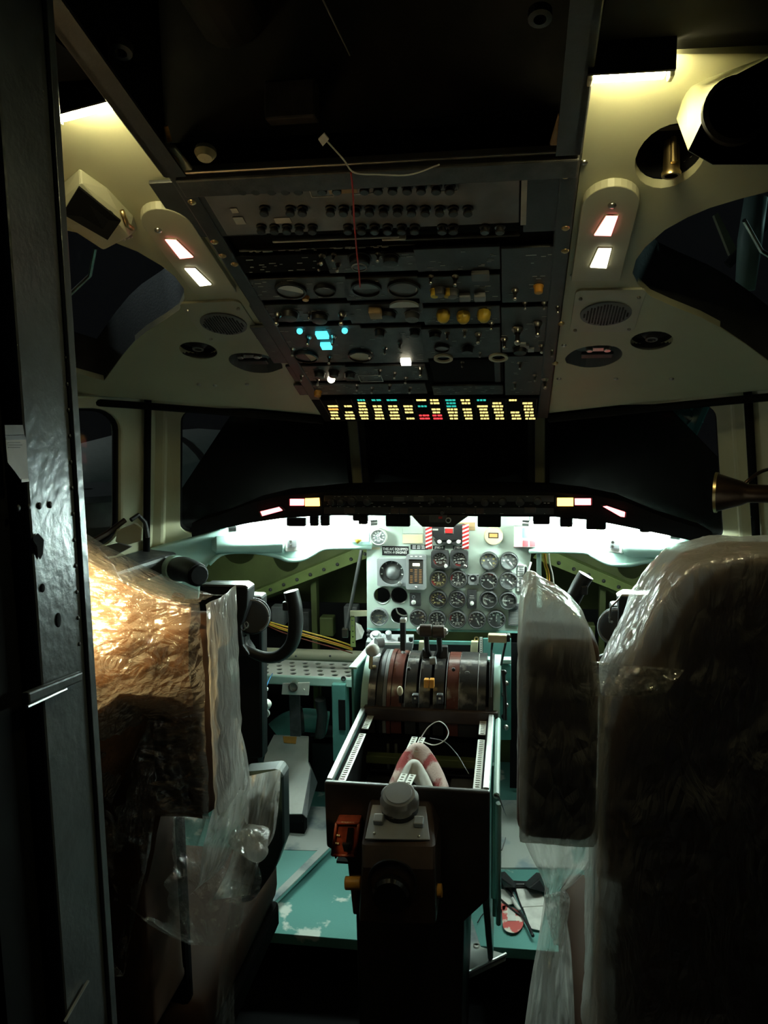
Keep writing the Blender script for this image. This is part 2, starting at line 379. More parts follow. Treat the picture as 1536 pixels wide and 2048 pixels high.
for s, n in ((-1, 'left'), (1, 'right')):
    fl = (lambda l: l) if s > 0 else mirror
    outer = fl([(.287, 1.02), (.287, 2.105), (.50, 2.03), (.70, 1.945), (.85, 1.865), (.95, 1.76), (.95, 1.02)])
    holes = [fl(eye), fl(circ(vent2.x, vent2.y, .040)), fl(oval_poly)]
    if s > 0: holes.append(circ(gasp.x, gasp.y, .044, .062))
    lift = lambda a, b, k: (a, b, SC(a, b)+.012*k)
    o = struct('ceiling_'+n, sheet(outer, holes, lift, .012, grid=.05), CREAM, smooth='a', bevel=.003)
    # deep reveal, frame and pane of the eyebrow window
    b = B(); e = fl(eye); k = len(e)
    for a, c in e: b.v.append(V((a, c, SC(a, c)+.002)))
    for a, c in e: b.v.append(V((a*.985+s*.02, (c-1.55)*.90+1.57, SC(a, c)+.095)))
    b.f = [(i, (i+1) % k, k+(i+1) % k, k+i) for i in range(k)]
    win = struct('window_%d' % (1 if s < 0 else 2), b, DARK, smooth=True)
    b = sheet([(q[0]*.985+s*.02, (q[1]-1.55)*.90+1.57) for q in e], [], lambda a, c, k: (a, c, SC(a, c)+.085+.006*k), 0)
    part('pane', b, WGLASS, win)
    b = B().tube([V((s*.70, 1.60, 1.65)), V((s*.62, 1.56, 1.69)), V((s*.575, 1.50, 1.73))], .004, 6)
    part('seal', b, STEEL, win)
    # header lip and black tube painting in the dark gap above the windows
    hp = [V((s*a, c, SC(a, c)-.012)) for a, c in ((.287, 2.112), (.50, 2.04), (.70, 1.955), (.85, 1.875), (.95, 1.77))]
    struct('trim_top_gap_'+n, B().tube(spline(hp, 5), .009, 8), MATBLACK, smooth=True)
    # ball vent in its round recess
    t = thing('ball_vent', 'dark ball air vent in the %s ceiling liner, outboard of the round grille' % n, 'air vent', (s*vent2.x, vent2.y, SC(vent2.x, vent2.y)), 'ball vents')
    M = frame(V((s*vent2.x, vent2.y, SC(vent2.x, vent2.y)+.006)), V((1, 0, -.03*s)), V((0, -1, OHS)))
    part('cup', B().lathe([(.041, .006), (.040, -.016), (.02, -.03), (0.001, -.032)], 28, M), DARK, t, smooth='a')
    part('ball', B().ball((0, 0, -.022), .024, 18, 10, M=M), BLACK, t, smooth=True)
    part('nozzle', B().lathe([(.011, -.012), (.012, .004), (.008, .005), (.007, -.006)], 16, M), MIDGREY, t, smooth='a')
    # teardrop recess with a small latch
    b = B(); e2 = fl(oval_poly); k = len(e2); oc = (s*oval.x, oval.y)
    for a, c in e2: b.v.append(V((a, c, SC(a, c)+.001)))
    for a, c in e2: b.v.append(V((oc[0]+(a-oc[0])*.82, oc[1]+(c-oc[1])*.82, SC(a, c)+.03)))
    b.f = [(i, (i+1) % k, k+(i+1) % k, k+i) for i in range(k)]+[tuple(range(k, 2*k))]
    t = thing('latch_recess', 'teardrop handle recess with metal latch in the %s ceiling liner' % n, 'recess', (oc[0], oc[1], SC(*oc)), 'latch recesses')
    part('pocket', b, MIDGREY, t)
    M = frame(V((oc[0], oc[1], SC(*oc)+.012)), V((1, 0, 0)), V((0, -1, OHS)))
    part('latch', B().box((0, .01, 0), (.05, .018, .008), M).cyl((-.018, .02, 0), (-.018, .02, .012), .007, n=12, M=M).cyl((.018, .016, 0), (.018, .016, .010), .008, n=12, M=M), STEEL, t, bevel=.002)
    part('lever', B().box((0, -.016, .003), (.066, .022, .008), M), BLACK, t, bevel=.003)

# ---- window band: side windows, windshields, centre window
def facet(a0, a1, t0, t1):
    a0, a1, t0, t1 = map(V, (a0, a1, t0, t1))
    return lambda u, v: (a0*(1-u)+a1*u)*(1-v)+(t0*(1-u)+t1*u)*v
def uvpix(P, px, py):
    u = v = .5
    for _ in range(25):
        def pr(u, v):
            d = P(u, v)-CAM; z = d.dot(FW); return CX+F*d.dot(RT)/z, CY-F*d.dot(UP)/z
        x, y = pr(u, v); xu, yu = pr(u+1e-4, v); xv, yv = pr(u, v+1e-4)
        a, b, c, d = (xu-x)/1e-4, (xv-x)/1e-4, (yu-y)/1e-4, (yv-y)/1e-4; D = a*d-b*c
        ex, ey = px-x, py-y; u += (ex*d-b*ey)/D; v += (a*ey-c*ex)/D
    return u, v
S = {}
for s, n in ((-1, 'left'), (1, 'right')):
    A = facet((s*.985, 1.50, 1.03), (s*.800, 2.185, 1.03), (s*.93, 1.47, 1.47), (s*.735, 2.10, 1.45))
    Bf = facet((s*.795, 2.20, 1.03), (s*.27, 2.62, 1.05), (s*.728, 2.115, 1.445), (s*.26, 2.42, 1.43))
    S[n] = (A, Bf)
    def mkfacet(name, P, hole, th, mat, glassn, bev=.006):
        nrm = (P(1, .5)-P(0, .5)).cross(P(.5, 1)-P(.5, 0)).normalized()
        if nrm.y < 0: nrm = -nrm
        o = struct(name, sheet([(0, 0), (1, 0), (1, 1), (0, 1)], [hole], lambda u, v, k: P(u, v)+nrm*(th*k), th, grid=.2), mat, bevel=bev)
        g = part('pane', sheet([(q[0]*1.0, q[1]) for q in hole], [], lambda u, v, k: P(u, v)+nrm*(th*.6+.006*k), 0), WGLASS, o)
        rb = [P(*q)+nrm*(th*.5) for q in hole]; rb.append(rb[0])
        part('rubber_seal', B().tube(rb, .009, 6), MATBLACK, o, smooth=True)
        return o
    mkfacet('window_%d' % (3 if s < 0 else 4), A, rrect(.14, .09, .80, .93, .13, 6), .035, CREAM, 0)
    mkfacet('window_%d' % (5 if s < 0 else 6), Bf, rrect(.09, .06, .95, .95, .09, 6), .035, CREAM, 0)
    # post between the two windows
    p0, p1 = V((s*.800, 2.185, 1.0)), V((s*.730, 2.105, 1.47))
    b = B(); 
    for p in (p0, p1):
        for dx, dy in ((-.022, -.014), (.020, .004), (.016, .03), (-.03, .02)): b.v.append(p+V((-s*dx, dy, 0)))
    b.f = [(0, 1, 5, 4), (1, 2, 6, 5), (2, 3, 7, 6), (3, 0, 4, 7), (0, 3, 2, 1), (4, 5, 6, 7)]
    struct('trim_post_'+n, b, CREAM, bevel=.008)
    q0, q1 = A(.93, 0), A(.93, 1)
    struct('trim_side_gap_'+n, B().tube([q0+V((-s*.012, -.008, 0)), q1+V((-s*.012, -.008, 0))], .010, 8), MATBLACK, smooth=True)  # black tube paints in the dark gap beside the post
    # sill, with a dark ledge behind the seat
    b = B().prism([V((s*.985, 1.45, 1.035)), V((s*.80, 2.20, 1.035)), V((s*.73, 2.18, 1.02)), V((s*.86, 1.50, 1.02))], (0, 0, -.05))
    struct('trim_sill_'+n, b, DARK2, bevel=.01)
CF = facet((-.27, 2.62, 1.05), (.27, 2.62, 1.05), (-.26, 2.42, 1.43), (.26, 2.42, 1.43))
mkfacet('window_7', CF, rrect(.04, .06, .96, .95, .04, 4), .035, DARK, 0)
struct('trim_header', B().tube(spline([V((-.75, 2.09, 1.452)), V((-.27, 2.40, 1.437)), V((.27, 2.40, 1.437)), V((.75, 2.09, 1.452))], 6), .020, 10), CREAM, smooth=True)

# ---- black cover over the windshields, outside the panes
for s, n, l in ((-1, 'left', [(505, 795), (366, 1003), (380, 1075)]), (1, 'right', [(1287, 795), (1432, 945), (1440, 1075)])):
    P = S[n][1]; nrm = (P(1, .5)-P(0, .5)).cross(P(.5, 1)-P(.5, 0)).normalized()
    if nrm.y < 0: nrm = -nrm
    uv = [uvpix(P, *q) for q in l]
    poly = [uv[0], uv[1], (uv[1][0]-.02, -.05), (1.02, -.05), (1.02, 1.05), (uv[0][0]+.02, 1.05)]
    o = part('windshield_cover', sheet(poly, [], lambda u, v, k: P(u, v)+nrm*(.05+.004*k), 0), CLOTH)
    tag(o, 'black cover outside the %s main windshield, cut on a slant' % n, 'cover', 'windshield covers')
o = part('windshield_cover', sheet([(0, -.05), (1, -.05), (1, 1.05), (0, 1.05)], [], lambda u, v, k: CF(u, v)+V((0, .05+.004*k, 0)), 0), CLOTH)
tag(o, 'black cover outside the narrow centre window', 'cover', 'windshield covers')

# ---- what stands outside in the dark hangar, and unseen point lights added to brighten it
def plamp(name, loc, W, col, r=.1):
    l = bpy.data.lights.new(name, 'POINT'); l.energy = W; l.color = col; l.shadow_soft_size = r
    o = bpy.data.objects.new(name, l); C.objects.link(o); o.location = loc
plamp('hangar_fill', (-3.2, 2.6, 2.6), 18.0, (.80, .95, .95)); plamp('hangar_fill', (2.6, 3.6, 2.6), 9.0, (.55, .95, .9))
t = thing('engine_cowling', 'pale rounded engine cowling outside the left windows', 'cowling', (-1.6, 4.1, .5))
M = Matrix.Translation((-1.62, 4.1, .92)) @ Matrix.Scale(.72, 4) @ Matrix.Rotation(math.radians(78), 4, 'Z') @ Matrix.Rotation(PI/2, 4, 'Y')
part('shell', B().lathe([(.02, -1.5), (.25, -1.45), (.42, -1.1), (.5, -.4), (.5, .5), (.46, 1.0), (.40, 1.3), (.36, 1.3), (.34, .9)], 40, M), WHITE, t, smooth='a')
part('band', B().lathe([(.503, -.1), (.51, -.09), (.51, -.02), (.503, -.01)], 40, M), STEEL, t)
part('lip', B().lathe([(.40, 1.29), (.43, 1.34), (.38, 1.36), (.355, 1.30)], 40, M), STEEL, t, smooth=True)
o = part('hangar_drum', B().lathe([(.02, .42), (.27, .42), (.29, .40), (.29, .2), (.30, .19), (.30, .17), (.29, .16), (.29, -.4), (.27, -.42), (.02, -.42)], 32, Matrix.Translation((-1.36, 2.85, .70))), MIDGREY, smooth='a')
tag(o, 'grey drum standing outside the left side window', 'drum')
t = thing('work_dock', 'teal steel truss of a work dock outside the right windows', 'scaffold', (1.6, 4.2, .8))
def strut(a, b, r, m=TEAL): part('strut', B().tube([V(a), V(b)], r, 8), m, t)
a0, a1 = atY(1305, 800, 3.6), atY(1440, 960, 3.6); a2, a3 = atY(1395, 790, 3.6), atY(1330, 880, 3.6)
strut(a0, a1, .035); strut(atY(1410, 800, 3.7), atY(1372, 885, 3.7), .03); strut(a2, atY(1330, 830, 3.7), .03); strut(atY(1345, 800, 3.7), atY(1400, 850, 3.7), .02)
part('gusset', B().prism([atY(1290, 795, 3.75), atY(1420, 795, 3.75), atY(1400, 850, 3.75), atY(1385, 880, 3.75)], (0, .02, 0)), TEAL, t)
t = thing('dock_pipe', 'thick teal pipe seen through the right eyebrow window', 'pipe', (1.3, 2.6, 2.0))
part('pipe', B().tube([atY(1512, 395, 2.3), atY(1500, 480, 2.3), atY(1490, 580, 2.3)], [.028, .03, .024], 12), TRIM, t, smooth=True)
part('brace', B().tube([atY(1540, 440, 2.35), atY(1455, 530, 2.35)], .012, 8), DARK, t)
part('bracket', B().prism([atY(1428, 430, 2.4), atY(1436, 425, 2.4), atY(1475, 500, 2.4), atY(1460, 510, 2.4)], (0, .02, 0)), CREAM, t)
# ================================================================== OVERHEAD PANEL AND CEILING FITTINGS
HX, HZ = V((1, 0, 0)), V((0, 0, 1))
def oh_rect(x0, y0, x1, y1, h, inset=0):
    """raised plate on the overhead between two pixel corners (plate edges follow the panel's own axes)"""
    a, b = surf(OH, x0, y1), surf(OH, x1, y0)
    cx = (a.x+b.x)/2; w = b.x-a.x
    c = (a+b)/2; c.x = cx
    d = math.hypot(b.y-a.y, b.z-a.z)
    M = frame(c, HX, V((0, -1, OHS)))
    return M, w, d
root = thing('overhead_panel', 'dark overhead panel of switches and breakers between the two cream ceiling liners', 'control panel', (0, 1.63, 1.585))
M0 = frame(V((0, 1.632, OH(0, 1.632))), HX, V((0, -1, OHS)))
L_OH = math.hypot(.955, .955*OHS)
part('base_plate', B().box((0, 0, .022), (.570, L_OH, .03), M0 @ Matrix.Translation((0, 0, -.045))), MATBLACK, root)
for s in (-1, 1):
    part('side_rail', B().box((s*.272, 0, .006), (.026, L_OH, .016), M0 @ Matrix.Translation((0, 0, -.006))), DARK, root, bevel=.003)
part('front_edge', B().box((0, L_OH/2-.002, .006), (.57, .006, .012), M0), ALU, root, bevel=.002)

def knob(b, M, r, h, n=14): b.lathe([(r*1.15, 0), (r*1.15, h*.15), (r, h*.2), (r*.9, h*.95), (r*.75, h), (0.0005, h)], n, M); return b
def toggle_mesh(l=.024):
    return B().lathe([(.0065, 0), (.0065, .004), (.0045, .006), (.0035, .010)], 12).lathe([(.0022, .008), (.0030, l*.8), (.0038, l*.93), (.0030, l), (.0004, l+.001)], 10)
def toggle(parent, px, py, tilt=0, big=1.0, mat=STEEL, off=.004):
    M = f_oh(px, py, off) @ Matrix.Rotation(tilt, 4, 'X') @ Matrix.Scale(big, 4)
    return inst('toggle_switch', 'tog'+mat.name, toggle_mesh, mat, parent, M, smooth='a')
def dot(parent, px, py, r=.004, mat=BRASS, off=.004, fr=None):
    M = (fr or f_oh)(px, py, off)
    return inst('screw', 'scr%.4f%s' % (r, mat.name), lambda: B().lathe([(r, 0), (r, r*.35), (r*.6, r*.7), (.0003, r*.75)], 10), mat, parent, M, smooth=True)
def rpm(name, parent, x0, y0, x1, y1, h, mat, bev=.0015, off=0):
    M, w, d = oh_rect(x0, y0, x1, y1, h)
    return part(name, B().box((0, 0, h/2+off), (w, d, h), M), mat, parent, bevel=bev)

# ---- circuit breaker plate
bp = rpm('breaker_plate', root, 455, 346, 1040, 462, .008, BRKGREY)
rpm('side_plate', root, 372, 350, 478, 470, .006, DARK); rpm('side_plate', root, 1046, 330, 1140, 458, .006, DARK)
rpm('hinge_strip', root, 545, 463, 800, 471, .012, ALU, .002); rpm('hinge_strip', root, 800, 463, 1040, 470, .009, DARK2, .002)
rpm('label_strip', bp, 765, 462, 812, 467, .014, WHITE)
def brk(): return B().lathe([(.0082, 0), (.0082, .003), (.0060, .004), (.0058, .008), (.0070, .0085), (.0070, .011), (.0060, .012), (.0004, .012)], 12)
rows = {361: [487, 513, 545, 572, 598, 646, 675, 730, 757, 786, 815, 843, 873, 900], 406: [530, 582, 606, 662, 688, 713, 740, 768, 796, 824, 851, 880, 907, 936],
        443: [524, 550, 575, 600, 626, 697, 724, 750, 776, 804, 830, 885, 907, 970, 1000]}
for y, xs in rows.items():
    for x in xs:
        inst('circuit_breaker', 'brk', brk, BLACK, bp, f_oh(x, y+.0*(x-768), .008), smooth='a')
def outline(parent, x0, y0, x1, y1, off, mat=PRINTDIM, t=.0012):
    M, w, d = oh_rect(x0, y0, x1, y1, 0); b = B()
    for c, sz in (((0, d/2, off), (w, t, t)), ((0, -d/2, off), (w, t, t)), ((w/2, 0, off), (t, d, t)), ((-w/2, 0, off), (t, d, t))): b.box(c, sz, M)
    part('outline', b, mat, parent)
for r in ((625, 342, 655, 384), (708, 337, 744, 378), (880, 330, 912, 372)): outline(bp, *r, .0085, PRINT if r[0] < 850 else PRINTDIM)
rpm('tape', bp, 660, 340, 706, 378, .0006, TAN, 0, .008)
for x0, y0, x1, y1 in ((553, 424, 580, 436), (466, 405, 474, 415), (474, 423, 486, 438)): rpm('paper_scrap', root, x0, y0, x1, y1, .0008, PAPER, 0, .009)
rpm('white_tape', root, 1041, 349, 1055, 441, .001, PAPER, 0, .007)
rpm('back_lip', root, 352, 331, 1155, 338, .02, DARK2, .003)

# ---- switch modules ahead of it
mods = {}
for k, (x0, y0, x1, y1, mat) in enumerate([(478, 484, 830, 497, DARK), (486, 500, 655, 541, MATBLACK), (660, 498, 830, 541, DARK2), (836, 486, 1000, 538, DARK), (1004, 486, 1120, 600, DARK),
        (500, 547, 690, 596, DARK2), (695, 547, 835, 596, DARK2), (840, 543, 1000, 601, DARK), (520, 600, 700, 640, DARK), (704, 600, 845, 642, DARK2), (850, 606, 1000, 645, DARK), (1004, 606, 1116, 700, DARK),
        (548, 644, 720, 722, DARK2), (726, 648, 842, 722, DARK2), (850, 649, 1000, 712, DARK2), (590, 726, 690, 758, DARK2), (694, 726, 850, 758, DARK2), (600, 762, 850, 786, DARK2), (1010, 706, 1106, 786, DARK), (868, 766, 1006, 786, DARK2)]):
    mods[k] = rpm('switch_module', root, x0, y0, x1, y1, .006, mat)
bz = rpm('display_well', root, 868, 716, 1006, 762, .003, MATBLACK); rpm('well_divider', bz, 990, 717, 1000, 761, .005, DARK)
for x, y, b_ in ((557, 622, 1.2), (685, 622, 1.2), (618, 668, 1.0), (668, 667, 1.0), (587, 692, .9), (660, 708, .9), (1035, 650, 1.7), (1075, 640, 1.4), (1030, 574, 1.0), (957, 662, 1.1), (983, 640, .8), (1009, 672, 1.1),
                 (1083, 685, .9), (1090, 752, 1.2), (1115, 606, .8), (842, 730, 1.1), (1104, 694, .8), (645, 505, .9), (640, 522, .7), (677, 522, .8), (668, 503, .7), (757, 502, .8), (862, 546, .8), (911, 546, 1.0), (1050, 600, .7), (1088, 600, .7),
                 (620, 620, .7), (604, 745, .8), (637, 752, .9), (760, 735, .8), (790, 740, .8), (812, 750, .8), (715, 765, .8), (745, 770, .8), (780, 765, .8), (820, 770, .8), (740, 700, .8), (770, 690, .8), (800, 680, .8), (895, 660, .8), (930, 655, .8), (1040, 720, .8), (1070, 745, .8), (1030, 760, .8), (960, 700, .6), (925, 720, .6)):
    k = min(range(len(mods)), key=lambda i: (WL[mods[i].name]-surf(OH, x, y)).length)
    toggle(mods[k], x, y, -.25, b_)
# rotary knobs
for x, y, r, mt in ((580, 620, .016, BLACK), (640, 625, .016, BLACK), (720, 510, .018, BLACK), (782, 508, .013, BLACK), (775, 620, .017, BLACK), (825, 622, .014, MIDGREY), (760, 656, .010, BLACK), (830, 655, .010, BLACK), (640, 740, .012, BLACK), (668, 738, .011, BLACK),
                    (700, 742, .012, BLACK), (935, 690, .012, BLACK), (1040, 690, .014, BLACK), (870, 660, .012, BLACK), (905, 575, .010, MIDGREY), (880, 572, .010, MIDGREY), (870, 574, .008, YELLOW), (896, 574, .008, YELLOW), (1077, 566, .008, AMBER), (612, 588, .0065, AMBER), (636, 778, .009, AMBER), (1131, 337, .006, BRASS)):
    k = min(range(len(mods)), key=lambda i: (WL[mods[i].name]-surf(OH, x, y)).length)
    part('knob', knob(B(), f_oh(x, y, .005), r, .014 if r > .007 else .008), mt, mods[k], smooth='a')
# small round gauges and lamps let into the overhead
def oh_dial(px, py, r, face, mark, label, half=None):
    k = min(range(len(mods)), key=lambda i: (WL[mods[i].name]-surf(OH, px, py)).length)
    M = f_oh(px, py, .006)
    g = part('small_dial', B().lathe([(r, 0), (r, .006), (r*.88, .007), (r*.86, .002)], 24, M), BLACK, mods[k], smooth='a'); g['label'] = label
    part('dial_face', B().lathe([(r*.87, .003), (.0003, .003)], 24, M), face, g)
    b = B()
    if half: b.prism([(r*.8*math.cos(a), r*.8*math.sin(a), .0035) for a in [half[0]+(half[1]-half[0])*i/12 for i in range(13)]], (0, 0, .0006), M)
    else: b.box((0, r*.35, .0038), (r*.12, r*.8, .0008), M)
    part('marking', b, mark, g)
oh_dial(582, 572, .028, GREY, PRINT, 'half white dial', (-PI*.15, PI*.85)); oh_dial(650, 572, .020, MIDGREY, PRINT, 'small dial with a white figure', (.3, 2.0))
oh_dial(733, 568, .027, DARK2, MIDGREY, 'dark dial', (0, PI)); oh_dial(808, 568, .029, MIDGREY, PRINT, 'grey dial', (-.6, .25))
oh_dial(884, 688, .016, GREY, PRINTDIM, 'small grey dial', (0, 2)); oh_dial(613, 706, .026, IVORY, BLACK, 'pale dial with dark centre', (1.6, 5)); oh_dial(722, 704, .027, IVORY, MIDGREY, 'pale dial', (PI*.5, PI*.9))
for x, y in ((887, 710), (997, 708)):
    M = f_oh(x, y, .006); part('ring', B().lathe([(.020, 0), (.020, .004), (.014, .004), (.013, 0)], 24, M), IVORY, mods[14], smooth='a')
part('crescent', B().prism([(.027*math.cos(a), .022*math.sin(a)-.006, 0) for a in [PI*i/14 for i in range(15)]], (0, 0, .004), f_oh(808, 600, .008)), WHITE, mods[9])
for x, y in ((887, 618), (927, 620), (968, 617)):
    M = f_oh(x, y, .006)
    kb = part('yellow_knob', B().lathe([(.012, 0), (.013, .006), (.011, .016), (.007, .020), (.0004, .021)], 8, M), YELLOW, mods[10], smooth='a'); kb['label'] = 'yellow faceted knob'
part('square_cap', B().box((0, 0, .007), (.024, .028, .014), f_oh(752, 613, .006)), TAN, mods[9], bevel=.003)
for x, y in ((930, 583), (960, 583)): part('push_button', B().box((0, 0, .005), (.020, .020, .010), f_oh(x, y, .006)), GREY, mods[7], bevel=.002)
part('push_button', B().box((0, 0, .004), (.030, .026, .008), f_oh(961, 541, .006)), MIDGREY, mods[3], bevel=.002)
# lit lamps
for x, y in ((600, 653), (690, 652)): part('lamp', B().ball((0, 0, .004), .0062, 12, 8, M=f_oh(x, y, .006)), L_CYAN, mods[12], smooth=True)['label'] = 'small round cyan lamp'
for x, y, w_ in ((645, 661, .024), (653, 683, .021)): part('lamp', B().box((0, 0, .004), (w_, .022, .008), f_oh(x, y, .006)), L_CYAN, mods[12], bevel=.001)['label'] = 'lit cyan push button'
part('lamp', B().box((0, 0, .005), (.021, .020, .010), f_oh(812, 714, .006)), L_WARM, mods[13], bevel=.001)['label'] = 'lit warm white push button'
part('lamp', B().ball((0, 0, .004), .009, 12, 8, M=f_oh(663, 750, .006)), L_WARM, mods[15], smooth=True)['label'] = 'lit round yellow lamp'
outline(mods[16], 722, 745, 762, 758, .0068, PRINT)
for x, y in ((1052, 686), (1062, 692), (1046, 682)): part('tag', B().box((0, 0, .002), (.012, .016, .004), f_oh(x, y, .006)), PAPER, mods[11])
# white legends: short printed dashes as worn as the photo shows them
for k, mo in mods.items():
    b = B(); ctr = WL[mo.name]; mb = mo.data; dx = max(abs(v.co.x) for v in mb.vertices); 
    dv = max((v.co-V((v.co.x, 0, 0))).length for v in mb.vertices)
    M = frame(ctr, HX, V((0, -1, OHS)))
    for _ in range(int(dx*240)):
        b.box((random.uniform(-dx, dx)*.9, random.uniform(-dv, dv)*.85, .0034), (random.uniform(.004, .012), .0016, .0005), M)
    if b.v: part('legend', b, PRINTDIM, mo)['kind'] = 'stuff'
for x, y in ((1133, 336), (1131, 447), (1130, 493), (362, 352), (385, 395), (430, 475), (446, 503), (1122, 640), (1110, 720), (470, 520)): dot(root, x, y, .0065, BRASS, .006)

# ---- annunciator: lit captions in columns
an = thing('annunciator', 'annunciator strip of glowing yellow, teal and red captions at the foot of the overhead panel', 'warning panel', surf(OH, 862, 815))
Ma, wa, da = oh_rect(650, 788, 1077, 836, 0)
part('housing', B().box((0, 0, .004), (wa, da, .012), Ma), MATBLACK, an, bevel=.002)
cols = [668, 698, 727, 757, 788, 818, 847, 873, 905, 935, 967, 997, 1030, 1058]
caps = {0: (2, 3, 4, 5, 6), 1: (2, 4, 5, 6), 2: (1, 2, 3, 4, 5, 6), 3: (2, 3, 4, 5, 6), 4: (2, 3, 4, 5, 6), 5: (2, 3, 4, 6), 6: (0,), 7: (0, 1, 3, 4), 8: (3, 4, 5, 6), 9: (0, 1, 3, 4, 5, 6), 10: (2, 3, 4, 5, 6), 11: (1, 2, 3, 4, 5, 6), 12: (0, 4, 5, 6), 13: (1, 2, 3, 4, 5, 6)}
for i, x in enumerate(cols):
    for r_ in range(7):
        y = 792+r_*6.2; mt = None
        if r_ in caps[i]: mt = L_CAP
        if (i, r_) in ((0, 3),): mt = L_CAPO
        if (i, r_) in ((2, 0), (3, 0), (4, 0), (8, 0), (8, 1), (8, 2), (6, 2), (10, 0)): mt = L_TEALCAP
        if (i, r_) in ((6, 5), (6, 6), (7, 5), (7, 6)): mt = L_CAPR
        if not mt: continue
        M = f_oh(x+(r_-3)*1.2, y, .0105); b = B(); n = random.choice((2, 3, 3)); W = random.uniform(.019, .027); p = -W/2
        for q in range(n):
            l = W/n*random.uniform(.7, .92); b.box((p+l/2, 0, 0), (l, .0095, .001), M); p += W/n
        part('caption', b, mt, an)
for i in range(15):
    x = 653+(1072-653)*i/14
    part('divider', B().box((0, 0, .010), (.0014, da*.95, .002), f_oh(x, 812, 0)), BLACK, an)

# ---- ceiling lamps in the liners
for s, n in ((-1, 'left'), (1, 'right')):
    xm = s*.338; y0 = 1.045
    t = thing('dome_light', 'lit warm strip lamp at the top of the %s cream ceiling liner' % n, 'lamp', (xm, y0, SC(xm, y0)), 'strip lamps')
    e0, e1 = [atY(*q, 1.0) for q in (((116, 238), (222, 210)) if s < 0 else ((1188, 158), (1332, 150)))]
    ex = (e1-e0)*.10
    part('housing', B().prism([e0-ex+V((0, -.016, .0)), e1+ex+V((0, -.016, 0)), e1+ex+V((0, -.016, .07)), e0-ex+V((0, -.016, .07))], (0, .006, 0)), MATBLACK, t)  # thin black baffle added to keep lamp light off the rear ceiling
    part('lamp_strip', B().prism([e0, e1, e1+V((0, 0, .007)), e0+V((0, 0, .007))], (0, .014, 0)), DOME, t, bevel=.002)
    part('bracket', B().box(e0+V((-.004, .006, .012)), (.006, .02, .03)), CREAM2, t, bevel=.002); part('bracket', B().box(e1+V((.006, .006, .012)), (.006, .02, .03)), CREAM2, t, bevel=.002)
    # round-ended plate with a red and a white lens
    t = thing('utility_light', 'round-ended cream light plate with red and white lenses on the %s ceiling liner' % n, 'lamp', (s*.336, 1.35, SC(.336, 1.35)), 'utility light plates')
    cx = s*.335; pl = [(cx-.040, 1.475), (cx+.040, 1.475)]+[(cx+.040*math.cos(a), 1.275-.044*math.sin(a)) for a in [PI*i/14 for i in range(15)]]
    part('plate', sheet(pl, [], lambda a, b_, k: (a, b_, SC(a, b_)-.012+.012*k), 0), CREAM2, t, bevel=.006, seg=3)
    if s > 0: lens = ([(1212, 430), (1236, 430), (1222, 469), (1188, 468)], [(1197, 495), (1223, 495), (1213, 534), (1180, 532)])
    else: lens = ([(330, 477), (352, 478), (387, 512), (360, 515)], [(369, 535), (390, 535), (423, 567), (400, 570)])
    for q, (l, mt, nm) in enumerate(((lens[0], L_RED, 'red lens'), (lens[1], L_WARM, 'warm white lens'))):
        S2 = lambda a, b_: SC(a, b_)-.0125
        p = [surf(S2, *c) for c in l]
        part('lens', B().prism(p, (0, -.0012, -.003)), mt, t, bevel=.001)['label'] = 'lit '+nm
        part('lens_rim', B().tube(p+[p[0]], .0014, 6), CREAM2, t)
    dot(t, *((1224, 395) if s > 0 else (318, 446)), .006, STEEL, .012, f_sc)
    # square plate with a round perforated grille
    c = V((s*.366, 1.60, 0)); c.z = SC(c.x, c.y)
    t = thing('speaker_grille', 'square cream plate with dark round grille on the %s ceiling liner' % n, 'grille', c, 'round grilles')
    pl = rrect(c.x-.060, c.y-.080, c.x+.060, c.y+.075, .012)
    part('plate', sheet(pl, [], lambda a, b_, k: (a, b_, SC(a, b_)-.004+.004*k), 0), CREAM2, t, bevel=.002)
    M = frame(c+V((0, 0, -.005)), HX, V((0, -1, OHS)))
    part('grille', B().lathe([(.046, -.001), (.046, .002), (.043, .003), (.0004, .004)], 32, M), MIDGREY, t, smooth='a')
    b = B()
    for i in range(-7, 8):
        for j in range(-7, 8):
            if (i*i+j*j)*.0055**2 < .0395**2: b.cyl((i*.0055, j*.0055, .003), (i*.0055, j*.0055, .0046), .0017, n=6, M=M)
    o = part('perforations', b, BLACK, t); o['kind'] = 'stuff'
    for a, b_ in ((-.05, .06), (.05, .06), (-.05, -.066), (.05, -.066)): part('screw', B().ball((a, b_, .001), .0035, 8, 6, M=M), STEEL, t)
screws = [(319, 328), (370, 427), (425, 517), (466, 577), (360, 432), (525, 660), (430, 770), (398, 768), (494, 768), (1168, 324), (1162, 455), (1146, 550), (1128, 690), (1343, 757), (1232, 757), (1118, 757)]
for x, y in screws: dot(bpy.data.objects['ceiling_left' if x < 768 else 'ceiling_right'], x, y, .0052, STEEL, .0, f_sc)

